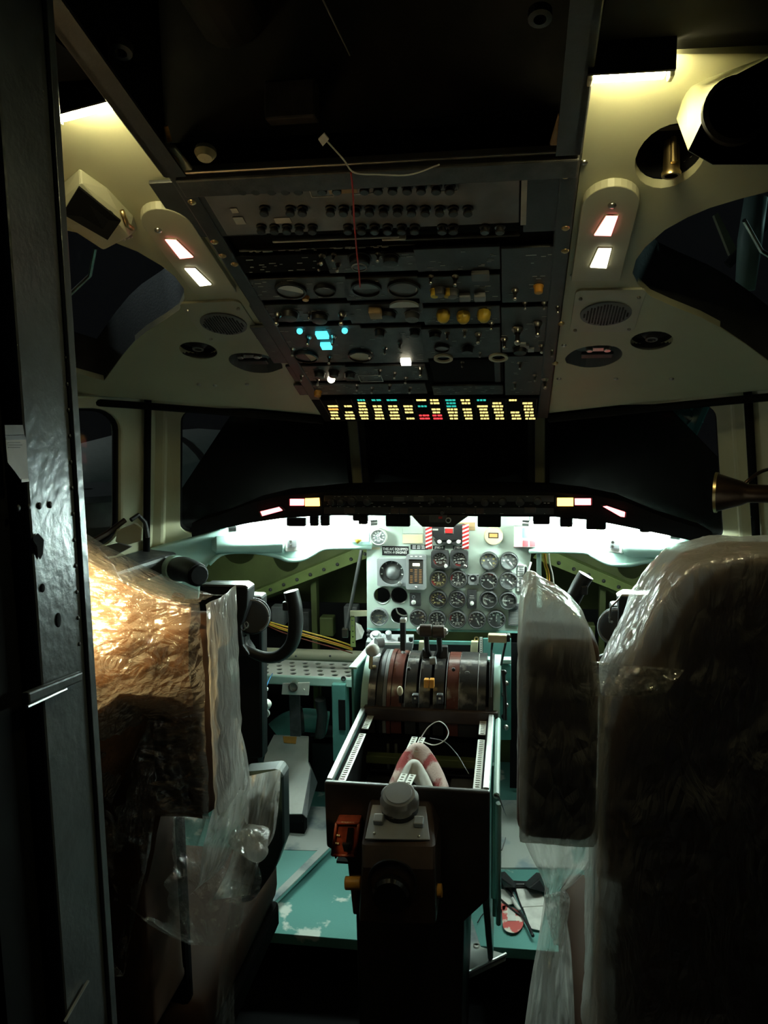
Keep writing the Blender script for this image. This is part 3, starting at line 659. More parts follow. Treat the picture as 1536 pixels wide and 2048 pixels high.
# ---- right: gasper nozzle in its round recess, and the speaker housing
g = V((gasp.x, gasp.y, SC(gasp.x, gasp.y)))
t = thing('gasper', 'brass-rimmed air nozzle in a dark round recess of the right ceiling liner', 'air vent', g)
M = frame(g+V((0, 0, .012)), HX, V((0, -1, OHS)))
b = B(); b.lathe([(1.0, .002), (.98, -.3), (.8, -.9), (.001, -1.0)], 28, M @ Matrix.Diagonal((.045, .063, .045, 1)))
part('cup', b, MATBLACK, t, smooth='a')
part('rim', B().lathe([(1.0, -.1), (1.08, .10), (1.18, .02), (1.2, -.3)], 32, M @ Matrix.Translation((0, 0, -.010)) @ Matrix.Diagonal((.044, .062, .030, 1))), CREAM, t, smooth=True)
M2 = frame(surf(SC, 1343, 322)+V((0, 0, -.004)), HX, V((0, -1, OHS*.3)))
part('nozzle', B().lathe([(.010, -.03), (.011, .008), (.013, .012), (.0125, .016), (.0085, .016), (.008, -.02)], 20, M2), BRASS, t, smooth='a')
part('stem', B().cyl((0, .012, -.03), (0, .016, .004), .004, n=8, M=M2), BRASS, t)
t = thing('ceiling_speaker', 'cream wedge housing with a dark round speaker, top right under the ceiling', 'speaker', atY(1450, 220, 1.0))
fr = [atY(1376, 302, .96), atY(1440, 168, .96), atY(1570, 100, .96), atY(1570, 330, .96), atY(1425, 330, .96)]
bk = [atY(1352, 236, 1.10), atY(1372, 172, 1.10), atY(1500, 150, 1.10), atY(1560, 260, 1.10), atY(1385, 296, 1.10)]
part('housing', B().hull(fr+bk), CREAM, t, bevel=.004)
Ms = frame(atY(1470, 225, .955), HX, HZ)
part('front_plate', B().prism([p+V((0, -.004, 0)) for p in fr], (0, .003, 0)), MATBLACK, t)
part('ring', B().lathe([(.034, 0), (.034, .010), (.029, .012), (.027, 0)], 32, Ms), DARK2, t, smooth='a')
part('cone', B().lathe([(.028, .004), (.012, -.002), (.008, .004), (.0003, .005)], 28, Ms), BLACK, t, smooth='a')
# ---- left: map-light bracket tucked in the corner
t = thing('map_light', 'cream map light bracket with a dark oval socket on the left ceiling liner', 'lamp', surf(SC, 200, 400))
DR = V((0, -.02, -.05))
lo = [surf(SC, 95, 392), surf(SC, 160, 335), surf(SC, 212, 372), surf(SC, 268, 432), surf(SC, 276, 460), surf(SC, 220, 470)]
hi = [surf(SC, 120, 380)+DR*.4, surf(SC, 165, 345)+DR*.3, surf(SC, 240, 405)+DR*.3, surf(SC, 262, 440)+DR*.55, surf(SC, 212, 458)+DR*.7, surf(SC, 130, 402)+DR*.7]
part('body', B().hull(lo+hi), CREAM2, t, bevel=.003)
Mo = frame(surf(SC, 216, 405)+DR*.47, V((.8, .6, 0)), V((0, -1, OHS)))
part('shade', B().prism([surf(SC, 132, 385)+DR*.62, surf(SC, 163, 338)+DR*.5, surf(SC, 246, 408)+DR*.5, surf(SC, 222, 430)+DR*.75], (0, -.001, -.003)), MATBLACK, t)  # dark plate puts the bracket's shadowed face into the colour
part('socket', B().lathe([(.012, 0), (.012, .004), (.009, .005), (.008, -.004), (.0004, -.005)], 20, Mo @ Matrix.Diagonal((1, 1.5, 1, 1))), BLACK, t, smooth='a')
part('clip', B().tube([surf(SC, 246, 402)+DR*.3, surf(SC, 258, 418)+DR*.5, surf(SC, 268, 432)+DR*.4], .004, 8), BRASS, t, smooth=True)
for q in ((250, 462), (258, 458), (264, 456)): part('screw', B().ball(surf(SC, *q)+DR*.28, .003, 8, 6), STEEL, t, smooth=True)

# ---- open ceiling well above the overhead: rails, brackets, stray wires
for s, n in ((-1, 'left'), (1, 'right')):
    t = thing('support_rail', 'dark metal rail with bolt brackets along the %s side of the open ceiling well' % n, 'rail', (s*.27, .9, OH(0, .9)))
    a, b_ = V((s*.278, .55, OH(0, .55)-.06)), V((s*.278, 1.15, OH(0, 1.15)-.002))
    M = frame((a+b_)/2, HX, a-b_)
    part('rail', B().box((0, 0, 0), (.012, (a-b_).length, .035), M), DARK2, t, bevel=.002)
    part('flange', B().box((-s*.012, 0, .016), (.03, (a-b_).length, .003), M), DARK, t)
    q = (345, 306) if s < 0 else (1130, 250)
    Mb = f_oh(*q, .004)
    part('bracket', B().prism([(-.018, -.026, 0), (.020, -.026, 0), (.014, .022, 0), (-.010, .030, 0)], (0, 0, .006), Mb), CREAM2 if s < 0 else TAN, t, bevel=.002)
    part('bush', B().lathe([(.010, .006), (.010, .012), (.006, .012), (.0055, .004)], 18, Mb), BRASS, t, smooth='a')
    part('hole', B().lathe([(.0058, .0105), (.0003, .0105)], 14, Mb), MATBLACK, t)
    q = (242, 105) if s < 0 else (1080, 38)
    Mb = f_oh(*q, -.01); part('lug', B().lathe([(.013, 0), (.013, .01), (.007, .011), (.006, 0)], 18, Mb), DARK2, t, smooth='a')
part('orange_tag', B().prism([surf(OH, 328, 252), surf(OH, 336, 250), surf(OH, 344, 280), surf(OH, 336, 282)], (0, -.001, -.002)), AMBER, bpy.data.objects['support_rail'])
o = part('ceiling_duct', B().tube([V((-.20, .75, 2.02)), V((-.19, 1.0, 2.0)), V((-.185, 1.17, 1.97))], .05, 16), LINING, smooth=True); tag(o, 'dark hose duct inside the open ceiling well, upper left', 'duct')
o = part('junction_box', B().box((-.10, 1.155, 1.845), (.07, .03, .05)), DARK2, bevel=.003); tag(o, 'small dark junction box behind the breaker panel, upper left of centre', 'box')
o = part('push_button_cap', B().lathe([(.014, 0), (.015, .006), (.010, .014), (.0004, .016)], 18, frame(surf(OH, 417, 303)+V((0, -.01, 0)), HX, V((0, -1, OHS)))), CREAM, smooth='a'); tag(o, 'small cream button on the dark upper left edge of the breaker panel', 'button')
def wire(name, label, pts, r, mat, cat='wire', k=6):
    o = part(name, B().tube(spline(pts, k), r, 6), mat, smooth=True); return tag(o, label, cat)
OHo = lambda px, py, d: surf(OH, px, py)+V((0, -.4, -1))*d
wire('loose_wire', 'thin pale wire hanging across the top of the breaker panel', [OHo(x, y, d) for x, y, d in ((655, 236, .03), (690, 268, .035), (712, 288, .04), (760, 292, .04), (820, 300, .035), (870, 290, .03), (880, 286, .03))], .0011, WHITE)
o = part('paper_tag', B().prism([OHo(640, 232, .03), OHo(652, 220, .03), OHo(661, 232, .03), OHo(649, 246, .03)], (0, -.001, -.002)), WHITE); tag(o, 'tiny white paper tag at the end of the pale wire', 'tag')
wire('hanging_thread', 'long thin dark thread running up the ceiling well', [V((-.02, 1.16, 1.90)), V((-.06, 1.1, 1.98)), V((-.10, 1.0, 2.05)), V((-.12, .85, 2.08))], .0012, GREY, 'thread')
wire('red_string', 'red string dangling down the middle of the breaker panel', [OHo(x, y, d) for x, y, d in ((705, 296, .035), (709, 340, .035), (711, 400, .033), (716, 470, .03), (720, 508, .03), (722, 540, .03))], .0013, RED, 'string')
o = part('wire_loop', B().tube([OHo(720, 509, .022)+V((.012*math.cos(a), -.0105*math.sin(a), .004*math.sin(a))) for a in [2*PI*i/20 for i in range(21)]], .0012, 6), GREY, smooth=True); tag(o, 'small grey ring at the lower end of the red string', 'ring')
# ================================================================== GLARESHIELD
PY = 2.40
gs = thing('glareshield', 'black glareshield running across the cockpit below the windshields', 'glareshield', (0, 2.25, 1.13))
def gsY(x): return 2.20-.42*max(0, abs(x)-.34)
def gsB(x): return 2.575-.80*max(0, abs(x)-.27)
def gspt(px, py):
    Y = 2.2
    for _ in range(8): Y = gsY(atY(px, py, Y).x)
    return atY(px, py, Y)
st = [(384, 1074, 1046), (440, 1058, 1030), (500, 1046, 1006), (560, 1037, 992), (645, 1031, 985), (760, 1031, 985), (1000, 1033, 985), (1110, 1034, 985), (1190, 1041, 991), (1250, 1053, 1003), (1330, 1070, 1036), (1424, 1090, 1064)]
b = B()
for px, yb, yt in st:
    a, t_ = gspt(px, yb), gspt(px, yt); h = t_.z-a.z; k = .55+.45*max(0, 1-abs(a.x)/.8)
    b.v += [a, V((a.x, a.y-.004, a.z+h*.5)), t_, V((t_.x*.97, t_.y+.10*k, t_.z+.012)), V((t_.x*1.0, gsB(t_.x), t_.z-.01)), V((t_.x*1.0, gsB(t_.x), t_.z-.03)), V((a.x*.99, a.y+.05, a.z+.012))]
n = 7
for i in range(len(st)-1):
    for j in range(n): b.f.append((i*n+j, i*n+(j+1) % n, (i+1)*n+(j+1) % n, (i+1)*n+j))
b.f += [tuple(range(n)), tuple(range((len(st)-1)*n+n-1, (len(st)-1)*n-1, -1))]
part('brow', b, MATBLACK, gs, smooth='a')
GM = lambda px, py, off=.004: f_pan(px, py, 2.20, off)
# autopilot control strip
part('control_strip', B().prism([atY(648, 991, 2.197), atY(1108, 991, 2.197), atY(1108, 1029, 2.197), atY(648, 1028, 2.197)], (0, .01, 0)), BLACK, gs, bevel=.001)
for x, y, r in ((665, 1003, .010), (683, 1004, .010), (705, 1001, .012), (735, 1003, .010), (865, 1000, .008), (898, 998, .008), (940, 1000, .010), (970, 1004, .010), (1005, 1002, .010), (1040, 1003, .011), (1075, 1001, .010), (885, 1024, .006)):
    part('knob', knob(B(), GM(x, y, .003), r, .016), BLACK, gs, smooth='a')
for x, y, w_ in ((798, 998, .030), (838, 998, .028), (790, 1022, .020), (808, 1022, .022), (940, 1022, .022), (960, 1022, .020), (700, 1021, .030), (1060, 1020, .030)):
    o = part('display', B().box((0, 0, 0), (w_, .012 if y < 1010 else .014, .004), GM(x, y, .004)), RUST if y > 1010 else DARK2, gs, bevel=.001)
b = B()
for _ in range(70): b.box((0, 0, 0), (random.uniform(.002, .008), .0012, .0006), GM(random.uniform(655, 1100), random.choice((993, 1006, 1009, 1013, 1027)), .0036))
part('legend', b, PRINTDIM, gs)['kind'] = 'stuff'
# drooping centre housing
hp = [(822, 1030), (938, 1031), (912, 1050), (908, 1055), (845, 1054), (840, 1050)]
ch = part('center_housing', B().prism([atY(*p, 2.185) for p in hp], (0, .06, 0)), BLACK, gs, bevel=.002)
part('display', B().box((0, 0, 0), (.048, .020, .004), f_pan(876, 1037, 2.185, .001)), DARK2, ch, bevel=.001)
part('digits', B().box((-.004, 0, .003), (.010, .006, .001), f_pan(884, 1035, 2.185, .001)), RED, ch)
part('knob', B().lathe([(.0075, 0), (.0075, .008), (.0055, .009), (.0045, .003)], 20, f_pan(897, 1040, 2.185, .001)), STEEL, ch, smooth='a')
part('knob_center', B().lathe([(.005, .0), (.005, .007), (.0003, .007)], 16, f_pan(897, 1040, 2.185, .001)), BLACK, ch)
for x0, y0, x1, y1 in ((771, 1036, 819, 1049), (955, 1037, 1002, 1050), (705, 1032, 722, 1038), (716, 1036, 734, 1045), (1066, 1034, 1100, 1045), (640, 1036, 658, 1048), (618, 1037, 636, 1049), (570, 1040, 612, 1050), (1120, 1038, 1146, 1050), (1172, 1040, 1214, 1054), (1280, 1046, 1302, 1060)):
    a, c = gspt(x0, y1), gspt(x1, y0)
    part('clip', B().box((a+c)/2+V((0, .012, 0)), (abs(c.x-a.x), .02, abs(c.z-a.z)+.012)), MATBLACK, gs, bevel=.003)
# warning lamps
for nm, q, mt in (('red', [(582, 997), (610, 997), (610, 1010), (582, 1010)], L_WRED), ('amber', [(612, 996), (640, 995), (641, 1011), (612, 1011)], L_WAMB), ('amber', [(1114, 995), (1146, 995), (1146, 1011), (1114, 1011)], L_WAMB), ('red', [(1149, 996), (1181, 996), (1181, 1009), (1149, 1009)], L_WRED),
                  ('slanted red', [(523, 1022), (560, 1013), (567, 1020), (527, 1031)], L_WRED), ('slanted red', [(1205, 1012), (1213, 1011), (1249, 1023), (1248, 1033), (1240, 1032)], L_WRED)):
    pp = [gspt(*c)+V((0, -.012, 0)) for c in q]
    part('warning_lamp', B().prism(pp, (0, .008, 0)), mt, gs, bevel=.0008)['label'] = 'glowing %s warning lamp' % nm
    cc = sum(pp, V())/len(pp); part('bezel', B().prism([cc+(p-cc)*1.22+V((0, .004, 0)) for p in pp], (0, .02, 0)), BLACK, gs, bevel=.001)

# ---- fluorescent tubes tucked under it, and assumed ones out of view
def tpt(px, py, s):
    nn = V((-s*.24, -.55, 0)).normalized(); return atP(px, py, V((s*.25, 2.385, 1.0))+nn*.036, nn)
for n, p0, p1 in (('left', tpt(470, 1058, -1), tpt(742, 1046, -1)), ('right', tpt(1058, 1047, 1), tpt(1345, 1072, 1)), ('middle', atY(800, 1024, 2.29), atY(1010, 1025, 2.29)), ('left rear', V((-.60, 2.40, 1.035)), V((-.27, 2.47, 1.035))), ('right rear', V((.30, 2.47, 1.035)), V((.60, 2.40, 1.035)))):  # middle and both rear tubes are assumed, added unseen to light panel and cavities
    t = thing('fluorescent_tube', ('assumed white fluorescent tube, added out of view behind the %s panel surround' % n.split()[0]) if 'rear' in n else 'glaring white fluorescent tube under the %s of the glareshield' % (n+' half' if n != 'middle' else 'middle'), 'lamp', (p0+p1)/2, 'fluorescent tubes')
    d = (p1-p0).normalized()
    part('tube', B().tube([p0, p1], .0065, 14), TUBE_ASSUMED if n == 'middle' or 'rear' in n else TUBE, t, smooth='a')
    for p, s_ in ((p0, -1), (p1, 1)): part('end_cap', B().cyl(p+d*(s_*.018), p-d*(s_*.004), .0085, n=14), ALU, t, smooth='a')
    for k in (.15, .85): q = p0+(p1-p0)*k; part('holder', B().box(q+V((0, .006, .014)), (.012, .014, .022)), WHITE, t, bevel=.002)

# ================================================================== CENTRE INSTRUMENT PANEL
def P2(px, py): p = atY(px, py, PY); return (p.x, p.z)
out = [P2(*q) for q in ((734, 1256), (733, 1100), (739, 1030), (1066, 1030), (1063, 1100), (1058, 1150), (1050, 1185), (1042, 1262))]
holes = [circ(*P2(764, 1191), .0245), circ(*P2(798, 1191), .0250), circ(*P2(798, 1231), .0250)]
pn = thing('instrument_panel', 'pale centre instrument panel with three empty round holes', 'instrument panel', (.03, PY, .9))
part('plate', sheet(out, holes, lambda a, b_, k: (a, PY+.006*k, b_), 0), PANEL, pn, bevel=.0008)
part('backing', B().prism([V((p[0]*.94, PY+.12, p[1])) for p in out], (0, .004, 0)), MATBLACK, pn)
for q in ((764, 1191), (798, 1191), (798, 1231)):
    part('hole_rim', B().lathe([(.0250, -.02), (.0262, 0), (.0255, .0015), (.0245, .0)], 28, f_pan(*q, PY)), ALU, pn, smooth='a')
part('wire', B().tube(spline([atY(792, 1215, 2.43), atY(796, 1226, 2.42), atY(806, 1231, 2.42), atY(815, 1230, 2.44)], 5), .0022, 6), WHITE, pn, smooth=True)
part('wire', B().tube(spline([atY(747, 1180, 2.43), atY(745, 1195, 2.42), atY(750, 1206, 2.42)], 5), .0015, 6), WHITE, pn, smooth=True)
part('lower_edge', B().prism([V((out[0][0], PY-.001, out[0][1])), V((out[-1][0], PY-.001, out[-1][1])), V((out[-1][0], PY-.004, out[-1][1]-.006)), V((out[0][0], PY-.004, out[0][1]-.006))], (0, .02, 0)), TEAL, pn, bevel=.001)
for x, y in ((741, 1097), (748, 1109), (744, 1163), (736, 1210), (776, 1218), (813, 1213), (814, 1170), (741, 1248), (776, 1249), (822, 1250), (858, 1179), (897, 1176), (962, 1183), (963, 1177), (989, 1179), (1029, 1178), (962, 1219), (897, 1216), (858, 1217), (992, 1215), (1028, 1216), (1005, 1055), (1045, 1122), (1030, 1140), (850, 1220), (933, 1219), (970, 1250), (897, 1252), (933, 1140), (1001, 1136), (1040, 1136)):
    dot(pn, x, y, .0035, MIDGREY, .0005, f_pan)
# big grey patch plates on the pale panel
part('cover_plate', B().prism([atY(*q, PY-.003) for q in ((805, 1050), (846, 1050), (846, 1067), (805, 1067))], (0, .002, 0)), PANEL, pn, bevel=.0006)
part('cover_plate', B().prism([atY(*q, PY-.003) for q in ((805, 1069), (846, 1069), (846, 1087), (805, 1087))], (0, .002, 0)), IVORY, pn, bevel=.0006)
part('brown_plate', B().prism([atY(*q, PY-.003) for q in ((918, 1045), (950, 1045), (950, 1061), (918, 1061))], (0, .002, 0)), TAN, pn, bevel=.0006)
# placards with their lettering
def placard(x0, y0, x1, y1, lines, h, mat=BLACK, ink=PRINT, sx=1.0, bold=.02, Y=PY):
    M = f_pan((x0+x1)/2, (y0+y1)/2, Y); s_ = ps(M.translation)
    o = part('placard', B().box((0, 0, .0008), ((x1-x0)*s_, (y1-y0)*s_*1.0, .0016), M), mat, pn, bevel=.0003)
    for i, l in enumerate(lines):
        text('lettering', l, h, ink, o, M @ Matrix.Translation((0, ((len(lines)-1)/2-i)*h*.98, .002)), bold, sx)
    return o
placard(764, 1092, 818, 1111, ['THIS A/C EQUIPPED', 'WITH -9 ENGINES'], .0105, sx=.82)
placard(866, 1091, 890, 1099, ['JT8D-9'], .0085); placard(906, 1091, 928, 1099, ['JT8D-9'], .0085)
placard(739, 1094, 760, 1099, [], .005, IVORY); 
pl = placard(821, 1089, 856, 1099, [], .005)
b = B()
for i in range(3):
    for j in range(3): b.box((-.014+.013*i+random.uniform(-.001, .001), .004-.004*j, .002), (.010, .0016, .0006), f_pan(838, 1094, PY))
part('lettering', b, PRINT, pl)['kind'] = 'stuff'

def gbezel(r, k): return lambda: B().lathe([(r*1.04, -.004), (r*1.06, .002), (r*1.0, .012), (r*.93, .013), (r*.88, .006)], 32)
NEEDLE = {}
def gauge(px, py, d, label, face=BLACK, ang=90, ink=PRINT, nink=None, marks='ring', square=False, red=None, bez=DARK2, two=None, knob_at=None, sector=None, group='small round engine gauges'):
    M = f_pan(px, py, PY, .004); r = d/2*ps(M.translation)
    t = thing('gauge', label, 'gauge', M.translation, group)
    if square:
        part('case', sheet(rrect(-r*1.10, -r*1.10, r*1.10, r*1.10, r*.25), [circ(0, 0, r*.9)], lambda a, c, k: M @ V((a, c, .016-.018*k)), 0), bez, t, bevel=.0012)
    else: inst('bezel', 'bz%.3f%s' % (r, bez.name), gbezel(r, 0), bez, t, M, smooth='a')
    inst('dial', 'dl%.3f%s' % (r, face.name), lambda: B().lathe([(r*.93, .003), (.0004, .003)], 28), face, t, M)
    b = B(); z = .0036
    if marks in ('ring', 'full'):
        n = 26 if marks == 'ring' else 34
        for i in range(n):
            a = math.radians(225-270*i/(n-1)) if marks == 'ring' else 2*PI*i/n
            big = i % 3 == 0; l = r*(.16 if big else .08)
            b.box((r*.84-l/2, 0, z), (l, r*.045, .0004), M @ Matrix.Rotation(a, 4, 'Z'))
            if big: b.box((r*.58*math.cos(a), r*.58*math.sin(a), z), (r*.20, r*.15, .0004), M)
        b.box((0, -r*.38, z), (r*.5, r*.09, .0004), M); b.box((0, -r*.54, z), (r*.34, r*.08, .0004), M)
        b.box((-r*.28, r*.18, z), (r*.08, r*.08, .0004), M); b.box((-r*.12, r*.32, z), (r*.08, r*.08, .0004), M)
    elif marks == 'arc':
        for i in range(15):
            a = math.radians(120+125*i/14); b.box((r*.5*math.cos(a)-r*.0, r*.62*math.sin(a), z), (r*.16, r*.08, .0004), M @ Matrix.Translation((-r*.05, 0, 0)))
        for i in range(20):
            a = math.radians(105+140*i/19); b.box((r*.34*math.cos(a), r*.62*math.sin(a), z), (r*.05, r*.10, .0004), M)
        b.box((r*.35, r*.2, z), (r*.6, r*.06, .0004), M); b.box((r*.35, -r*.25, z), (r*.45, r*.10, .0004), M)
    elif marks == 'cross':
        b.box((0, r*.12, z), (r*.8, r*.10, .0004), M); b.box((0, -r*.05, z), (r*.10, r*.55, .0004), M); b.box((0, -r*.62, z), (r*.35, r*.10, .0004), M)
        b.box((r*.2, -r*.2, z), (r*.5, r*.08, .0004), M @ Matrix.Rotation(-.5, 4, 'Z')); b.box((-r*.12, -r*.3, z), (r*.4, r*.08, .0004), M @ Matrix.Rotation(.9, 4, 'Z'))
        for i in range(10): a = 2*PI*i/10; b.box((r*.78*math.cos(a), r*.78*math.sin(a), z), (r*.10, r*.10, .0004), M)
    elif marks == 'few':
        for i in range(11):
            a = math.radians(200-250*i/10); b.box((r*.80, 0, z), (r*.14, r*.06, .0004), M @ Matrix.Rotation(a, 4, 'Z'))
            if i % 2: b.box((r*.58*math.cos(a), r*.58*math.sin(a), z), (r*.22, r*.18, .0004), M)
    part('markings', b, ink, t)['kind'] = 'stuff'
    if sector: part('sector', B().prism([(0, 0, .0031)]+[(r*.86*math.cos(a), r*.86*math.sin(a), .0031) for a in [math.radians(sector[0]+(sector[1]-sector[0])*i/10) for i in range(11)]], (0, 0, .0003), M), sector[2], t)
    if red:
        b = B()
        for i in range(5): a = math.radians(red+9*i); b.box((r*.80, 0, z+.0003), (r*.20, r*.10, .0004), M @ Matrix.Rotation(a, 4, 'Z'))
        part('red_arc', b, RED, t)['kind'] = 'stuff'
    for a in ([ang] if two is None else [ang, two]):
        if a is None: continue
        part('needle', B().prism([(-r*.22, -r*.07, .0055), (r*.30, -r*.075, .0055), (r*.72, 0, .0055), (r*.30, r*.075, .0055), (-r*.22, r*.07, .0055)], (0, 0, .0008), M @ Matrix.Rotation(math.radians(a), 4, 'Z')), nink or PRINT, t)
    part('hub', B().lathe([(r*.10, .005), (r*.10, .008), (.0002, .0085)], 12, M), MIDGREY, t)
    inst('glass', 'gg%.3f' % r, lambda: B().lathe([(r*.92, .010), (.0004, .0103)], 28), GLASS, t, M)
    if knob_at: part('knob', knob(B(), M @ Matrix.Translation((knob_at[0]*r, knob_at[1]*r, .012)), r*.22, .012), knob_at[2], t, smooth='a')
    return t
W, E_ = 35, 34
gauge(881, 1117, 32, 'square-cased gauge with white knob, left of the pair under the JT8D-9 placards', RUST, 20, square=True, red=190, knob_at=(.75, -.75, WHITE), group='square-cased gauges')
gauge(919, 1117, 32, 'square-cased gauge with metal knob, right of the pair under the JT8D-9 placards', BLACK, 10, square=True, red=240, knob_at=(.78, -.78, STEEL), group='square-cased gauges')
gauge(878, 1157, W, 'round gauge directly below the square-cased gauge with white knob', RUST, 90, YELLOWPRINT, red=200, marks='full')
gauge(917, 1157, W, 'round gauge directly below the square-cased gauge with metal knob', BLACK, 90, marks='full', red=150)
gauge(877, 1197, W, 'dark gauge with purple window, left of its pair, third row', BLACK, -30, YELLOWPRINT, sector=(10, 95, PURPLE), bez=DARK)
gauge(915, 1197, W, 'dark gauge with purple window, right of its pair, third row', BLACK, -30, sector=(10, 95, PURPLE), bez=DARK)
gauge(875, 1237, W, 'round gauge with upright white needle, second from left in the bottom row', BLACK, 90, marks='full')
gauge(915, 1237, W, 'round gauge with a red arc and upright needle in the middle of the bottom row', BLACK, 90, marks='full', red=150)
gauge(837, 1234, E_, 'round gauge with orange needles beside the empty hole, bottom row', BLACK, 15, PRINT, YELLOWPRINT, two=12, marks='few')
gauge(759, 1232, W, 'round gauge with a white cross figure at the lower left corner of the panel', MIDGREY, None, IVORY, marks='cross', bez=MIDGREY)
gauge(978, 1121, W, 'washed-out grey gauge, left of the upper right pair', GREY, -55, YELLOWPRINT, marks='few', bez=DARK, group='right-hand gauges')  # grey face puts the glare over this dial into its colour
gauge(1018, 1121, W, 'washed-out grey gauge, right of the upper right pair', GREY, -50, PRINT, marks='few', bez=DARK, group='right-hand gauges')  # grey face stands in for glare here as well
gauge(978, 1160, W, 'black gauge with low white needle below the washed-out left gauge', BLACK, -40, marks='few', red=60, group='right-hand gauges')
gauge(1017, 1160, W, 'grey gauge with low white needle below the washed-out right gauge', MIDGREY, -42, marks='few', group='right-hand gauges')
gauge(977, 1198, W, 'arc-scale gauge with a slanting needle, left of its pair', BLACK, 160, marks='arc', group='right-hand gauges')
gauge(1016, 1200, W, 'arc-scale gauge with a level needle, right of its pair', BLACK, 180, marks='arc', group='right-hand gauges')
gauge(954, 1238, W, 'round gauge with a needle slanting down, second from right in the bottom row', DARK, -65, marks='few')
gauge(993, 1237, W, 'round gauge with stubby upright needle, rightmost in the bottom row', BLACK, 88, marks='few')
gauge(758, 1073, 33, 'white-rimmed clock dial at the upper left of the panel', MIDGREY, -40, PRINT, marks='ring', bez=WHITE, two=60, group='clock')

# attitude indicator
M = f_pan(785, 1142, PY, .001); s_ = ps(M.translation)
t = thing('attitude_indicator', 'grey square standby attitude indicator with a pale ball under the black placard', 'gauge', M.translation)
part('case', sheet(rrect(-29*s_, -28*s_, 29*s_, 28*s_, .004), [circ(0, -1*s_, 24.5*s_, n=36)], lambda a, b_, k: M @ V((a, b_, .02-.02*k)), 0), GREY, t, bevel=.001)
part('ring', B().lathe([(25*s_, .018), (24*s_, .010), (17*s_, .006), (17*s_, 0)], 36, M @ Matrix.Translation((0, -s_, 0))), DARK, t, smooth='a')
part('ball', B().ball((0, -1*s_, -.010), .0275, 28, 16, M=M), GREY, t, smooth=True)
b = B()
for i in range(7): a = math.radians(-10+200*i/6); b.box((21*s_, 0, .0105), (.005, .003, .0006), M @ Matrix.Translation((0, -s_, 0)) @ Matrix.Rotation(a, 4, 'Z'))
part('markings', b, PRINT, t)['kind'] = 'stuff'
part('horizon_bar', B().box((0, 0, .0125), (.028, .0012, .001), M), PRINTDIM, t)
part('glass', B().lathe([(24*s_, .014), (.0004, .015)], 32, M @ Matrix.Translation((0, -s_, 0))), GLASS, t)
part('knob', knob(B(), M @ Matrix.Translation((17*s_, -22*s_, .018)), .0065, .012), ALU, t, smooth='a')
# lit rectangular indicator
M = f_pan(835, 1141, PY, .004) @ Matrix.Rotation(-.10, 4, 'X'); s_ = ps(M.translation)
t = thing('caption_display', 'upright box with an orange-glowing caption window beside the attitude indicator', 'display', M.translation)
part('case', sheet(rrect(-20*s_, -35*s_, 19*s_, 34*s_, .005), [rrect(-15*s_, -25*s_, 14*s_, 25*s_, .002)], lambda a, b_, k: M @ V((a, b_, .034-.03*k)), 0), GREY, t, bevel=.002)
part('window', B().box((-.5*s_, 0, .022), (29*s_, 50*s_, .004), M), RUST, t)
part('glow', B().box((-.5*s_, 14*s_, .025), (14*s_, 5*s_, .001), M), L_WARM, t)['label'] = 'bright lamp in the caption window'
b = B()
for i in range(3):
    for j in range(9):
        if random.random() < .8: b.box(((-10+9*i)*s_, (4-3.2*j)*s_, .025), (5*s_, .8*s_, .0006), M)
part('captions', b, L_GLOW, t)['kind'] = 'stuff'
b = B()
for i in range(3): b.box(((-9+9*i)*s_, 31*s_, .0345), (5*s_, 2*s_, .0006), M)
part('lettering', b, PRINT, t)['kind'] = 'stuff'
part('screw', B().lathe([(.0035, .033), (.0035, .037), (.0002, .0375)], 12, M @ Matrix.Translation((0, -30*s_, 0))), STEEL, t, smooth=True)
part('glass', B().box((-.5*s_, 0, .030), (29*s_, 50*s_, .001), M), GLASS, t)
# small switch plates
def plate(px, py, w_, h_, name, label, mat=DARK2, d=.010):
    M = f_pan(px, py, PY, 0); s_ = ps(M.translation)
    t = thing(name, label, 'switch', M.translation, 'switch plates on the centre panel')
    part('face', B().box((0, 0, d/2), (w_*s_, h_*s_, d), M), mat, t, bevel=.001); return t, M, s_
t, M, s_ = plate(831, 1198, 22, 26, 'switch_plate', 'small grey switch plate with a white knob left of the gauges'); part('knob', knob(B(), M @ Matrix.Translation((-3*s_, -5*s_, .01)), .0062, .010), WHITE, t, smooth='a'); part('ring', B().lathe([(.005, .010), (.005, .012), (.003, .012)], 14, M @ Matrix.Translation((-3*s_, 6*s_, 0))), GREY, t)
t, M, s_ = plate(944, 1197, 18, 38, 'switch_plate', 'tall dark switch plate with a white knob between the gauge columns'); part('knob', knob(B(), M @ Matrix.Translation((0, -8*s_, .01)), .0055, .010), WHITE, t, smooth='a'); part('dash', B().box((0, 7*s_, .0104), (.012, .0022, .0006), M), PRINTDIM, t); part('dash', B().box((0, 3*s_, .0104), (.014, .0018, .0006), M), PRINTDIM, t)
t, M, s_ = plate(947, 1158, 22, 22, 'selector_plate', 'square light grey selector plate between the second-row gauges', GREY); part('dial', B().lathe([(.010, .010), (.010, .011), (.0003, .0112)], 20, M @ Matrix.Translation((0, 3*s_, 0))), BLACK, t); part('pointer', B().box((-.002, 3*s_, .0118), (.008, .004, .001), M), PRINT, t)
for a, b_ in ((-9, -9), (9, -9), (-9, 9), (9, 9)): part('screw', B().ball((a*s_, b_*s_, .010), .0022, 8, 6, M=M), BLACK, t)
t, M, s_ = plate(1028, 1228, 22, 46, 'switch_plate', 'grey switch plate with a dark knob beside the rightmost gauge', MIDGREY, .006); part('knob', knob(B(), M @ Matrix.Translation((2*s_, 16*s_, .006)), .008, .010), BLACK, t, smooth='a')
b = B()
for i in range(8): b.box((0, (4-3.2*i)*s_, .0063), (.022, .0014, .0005), M)
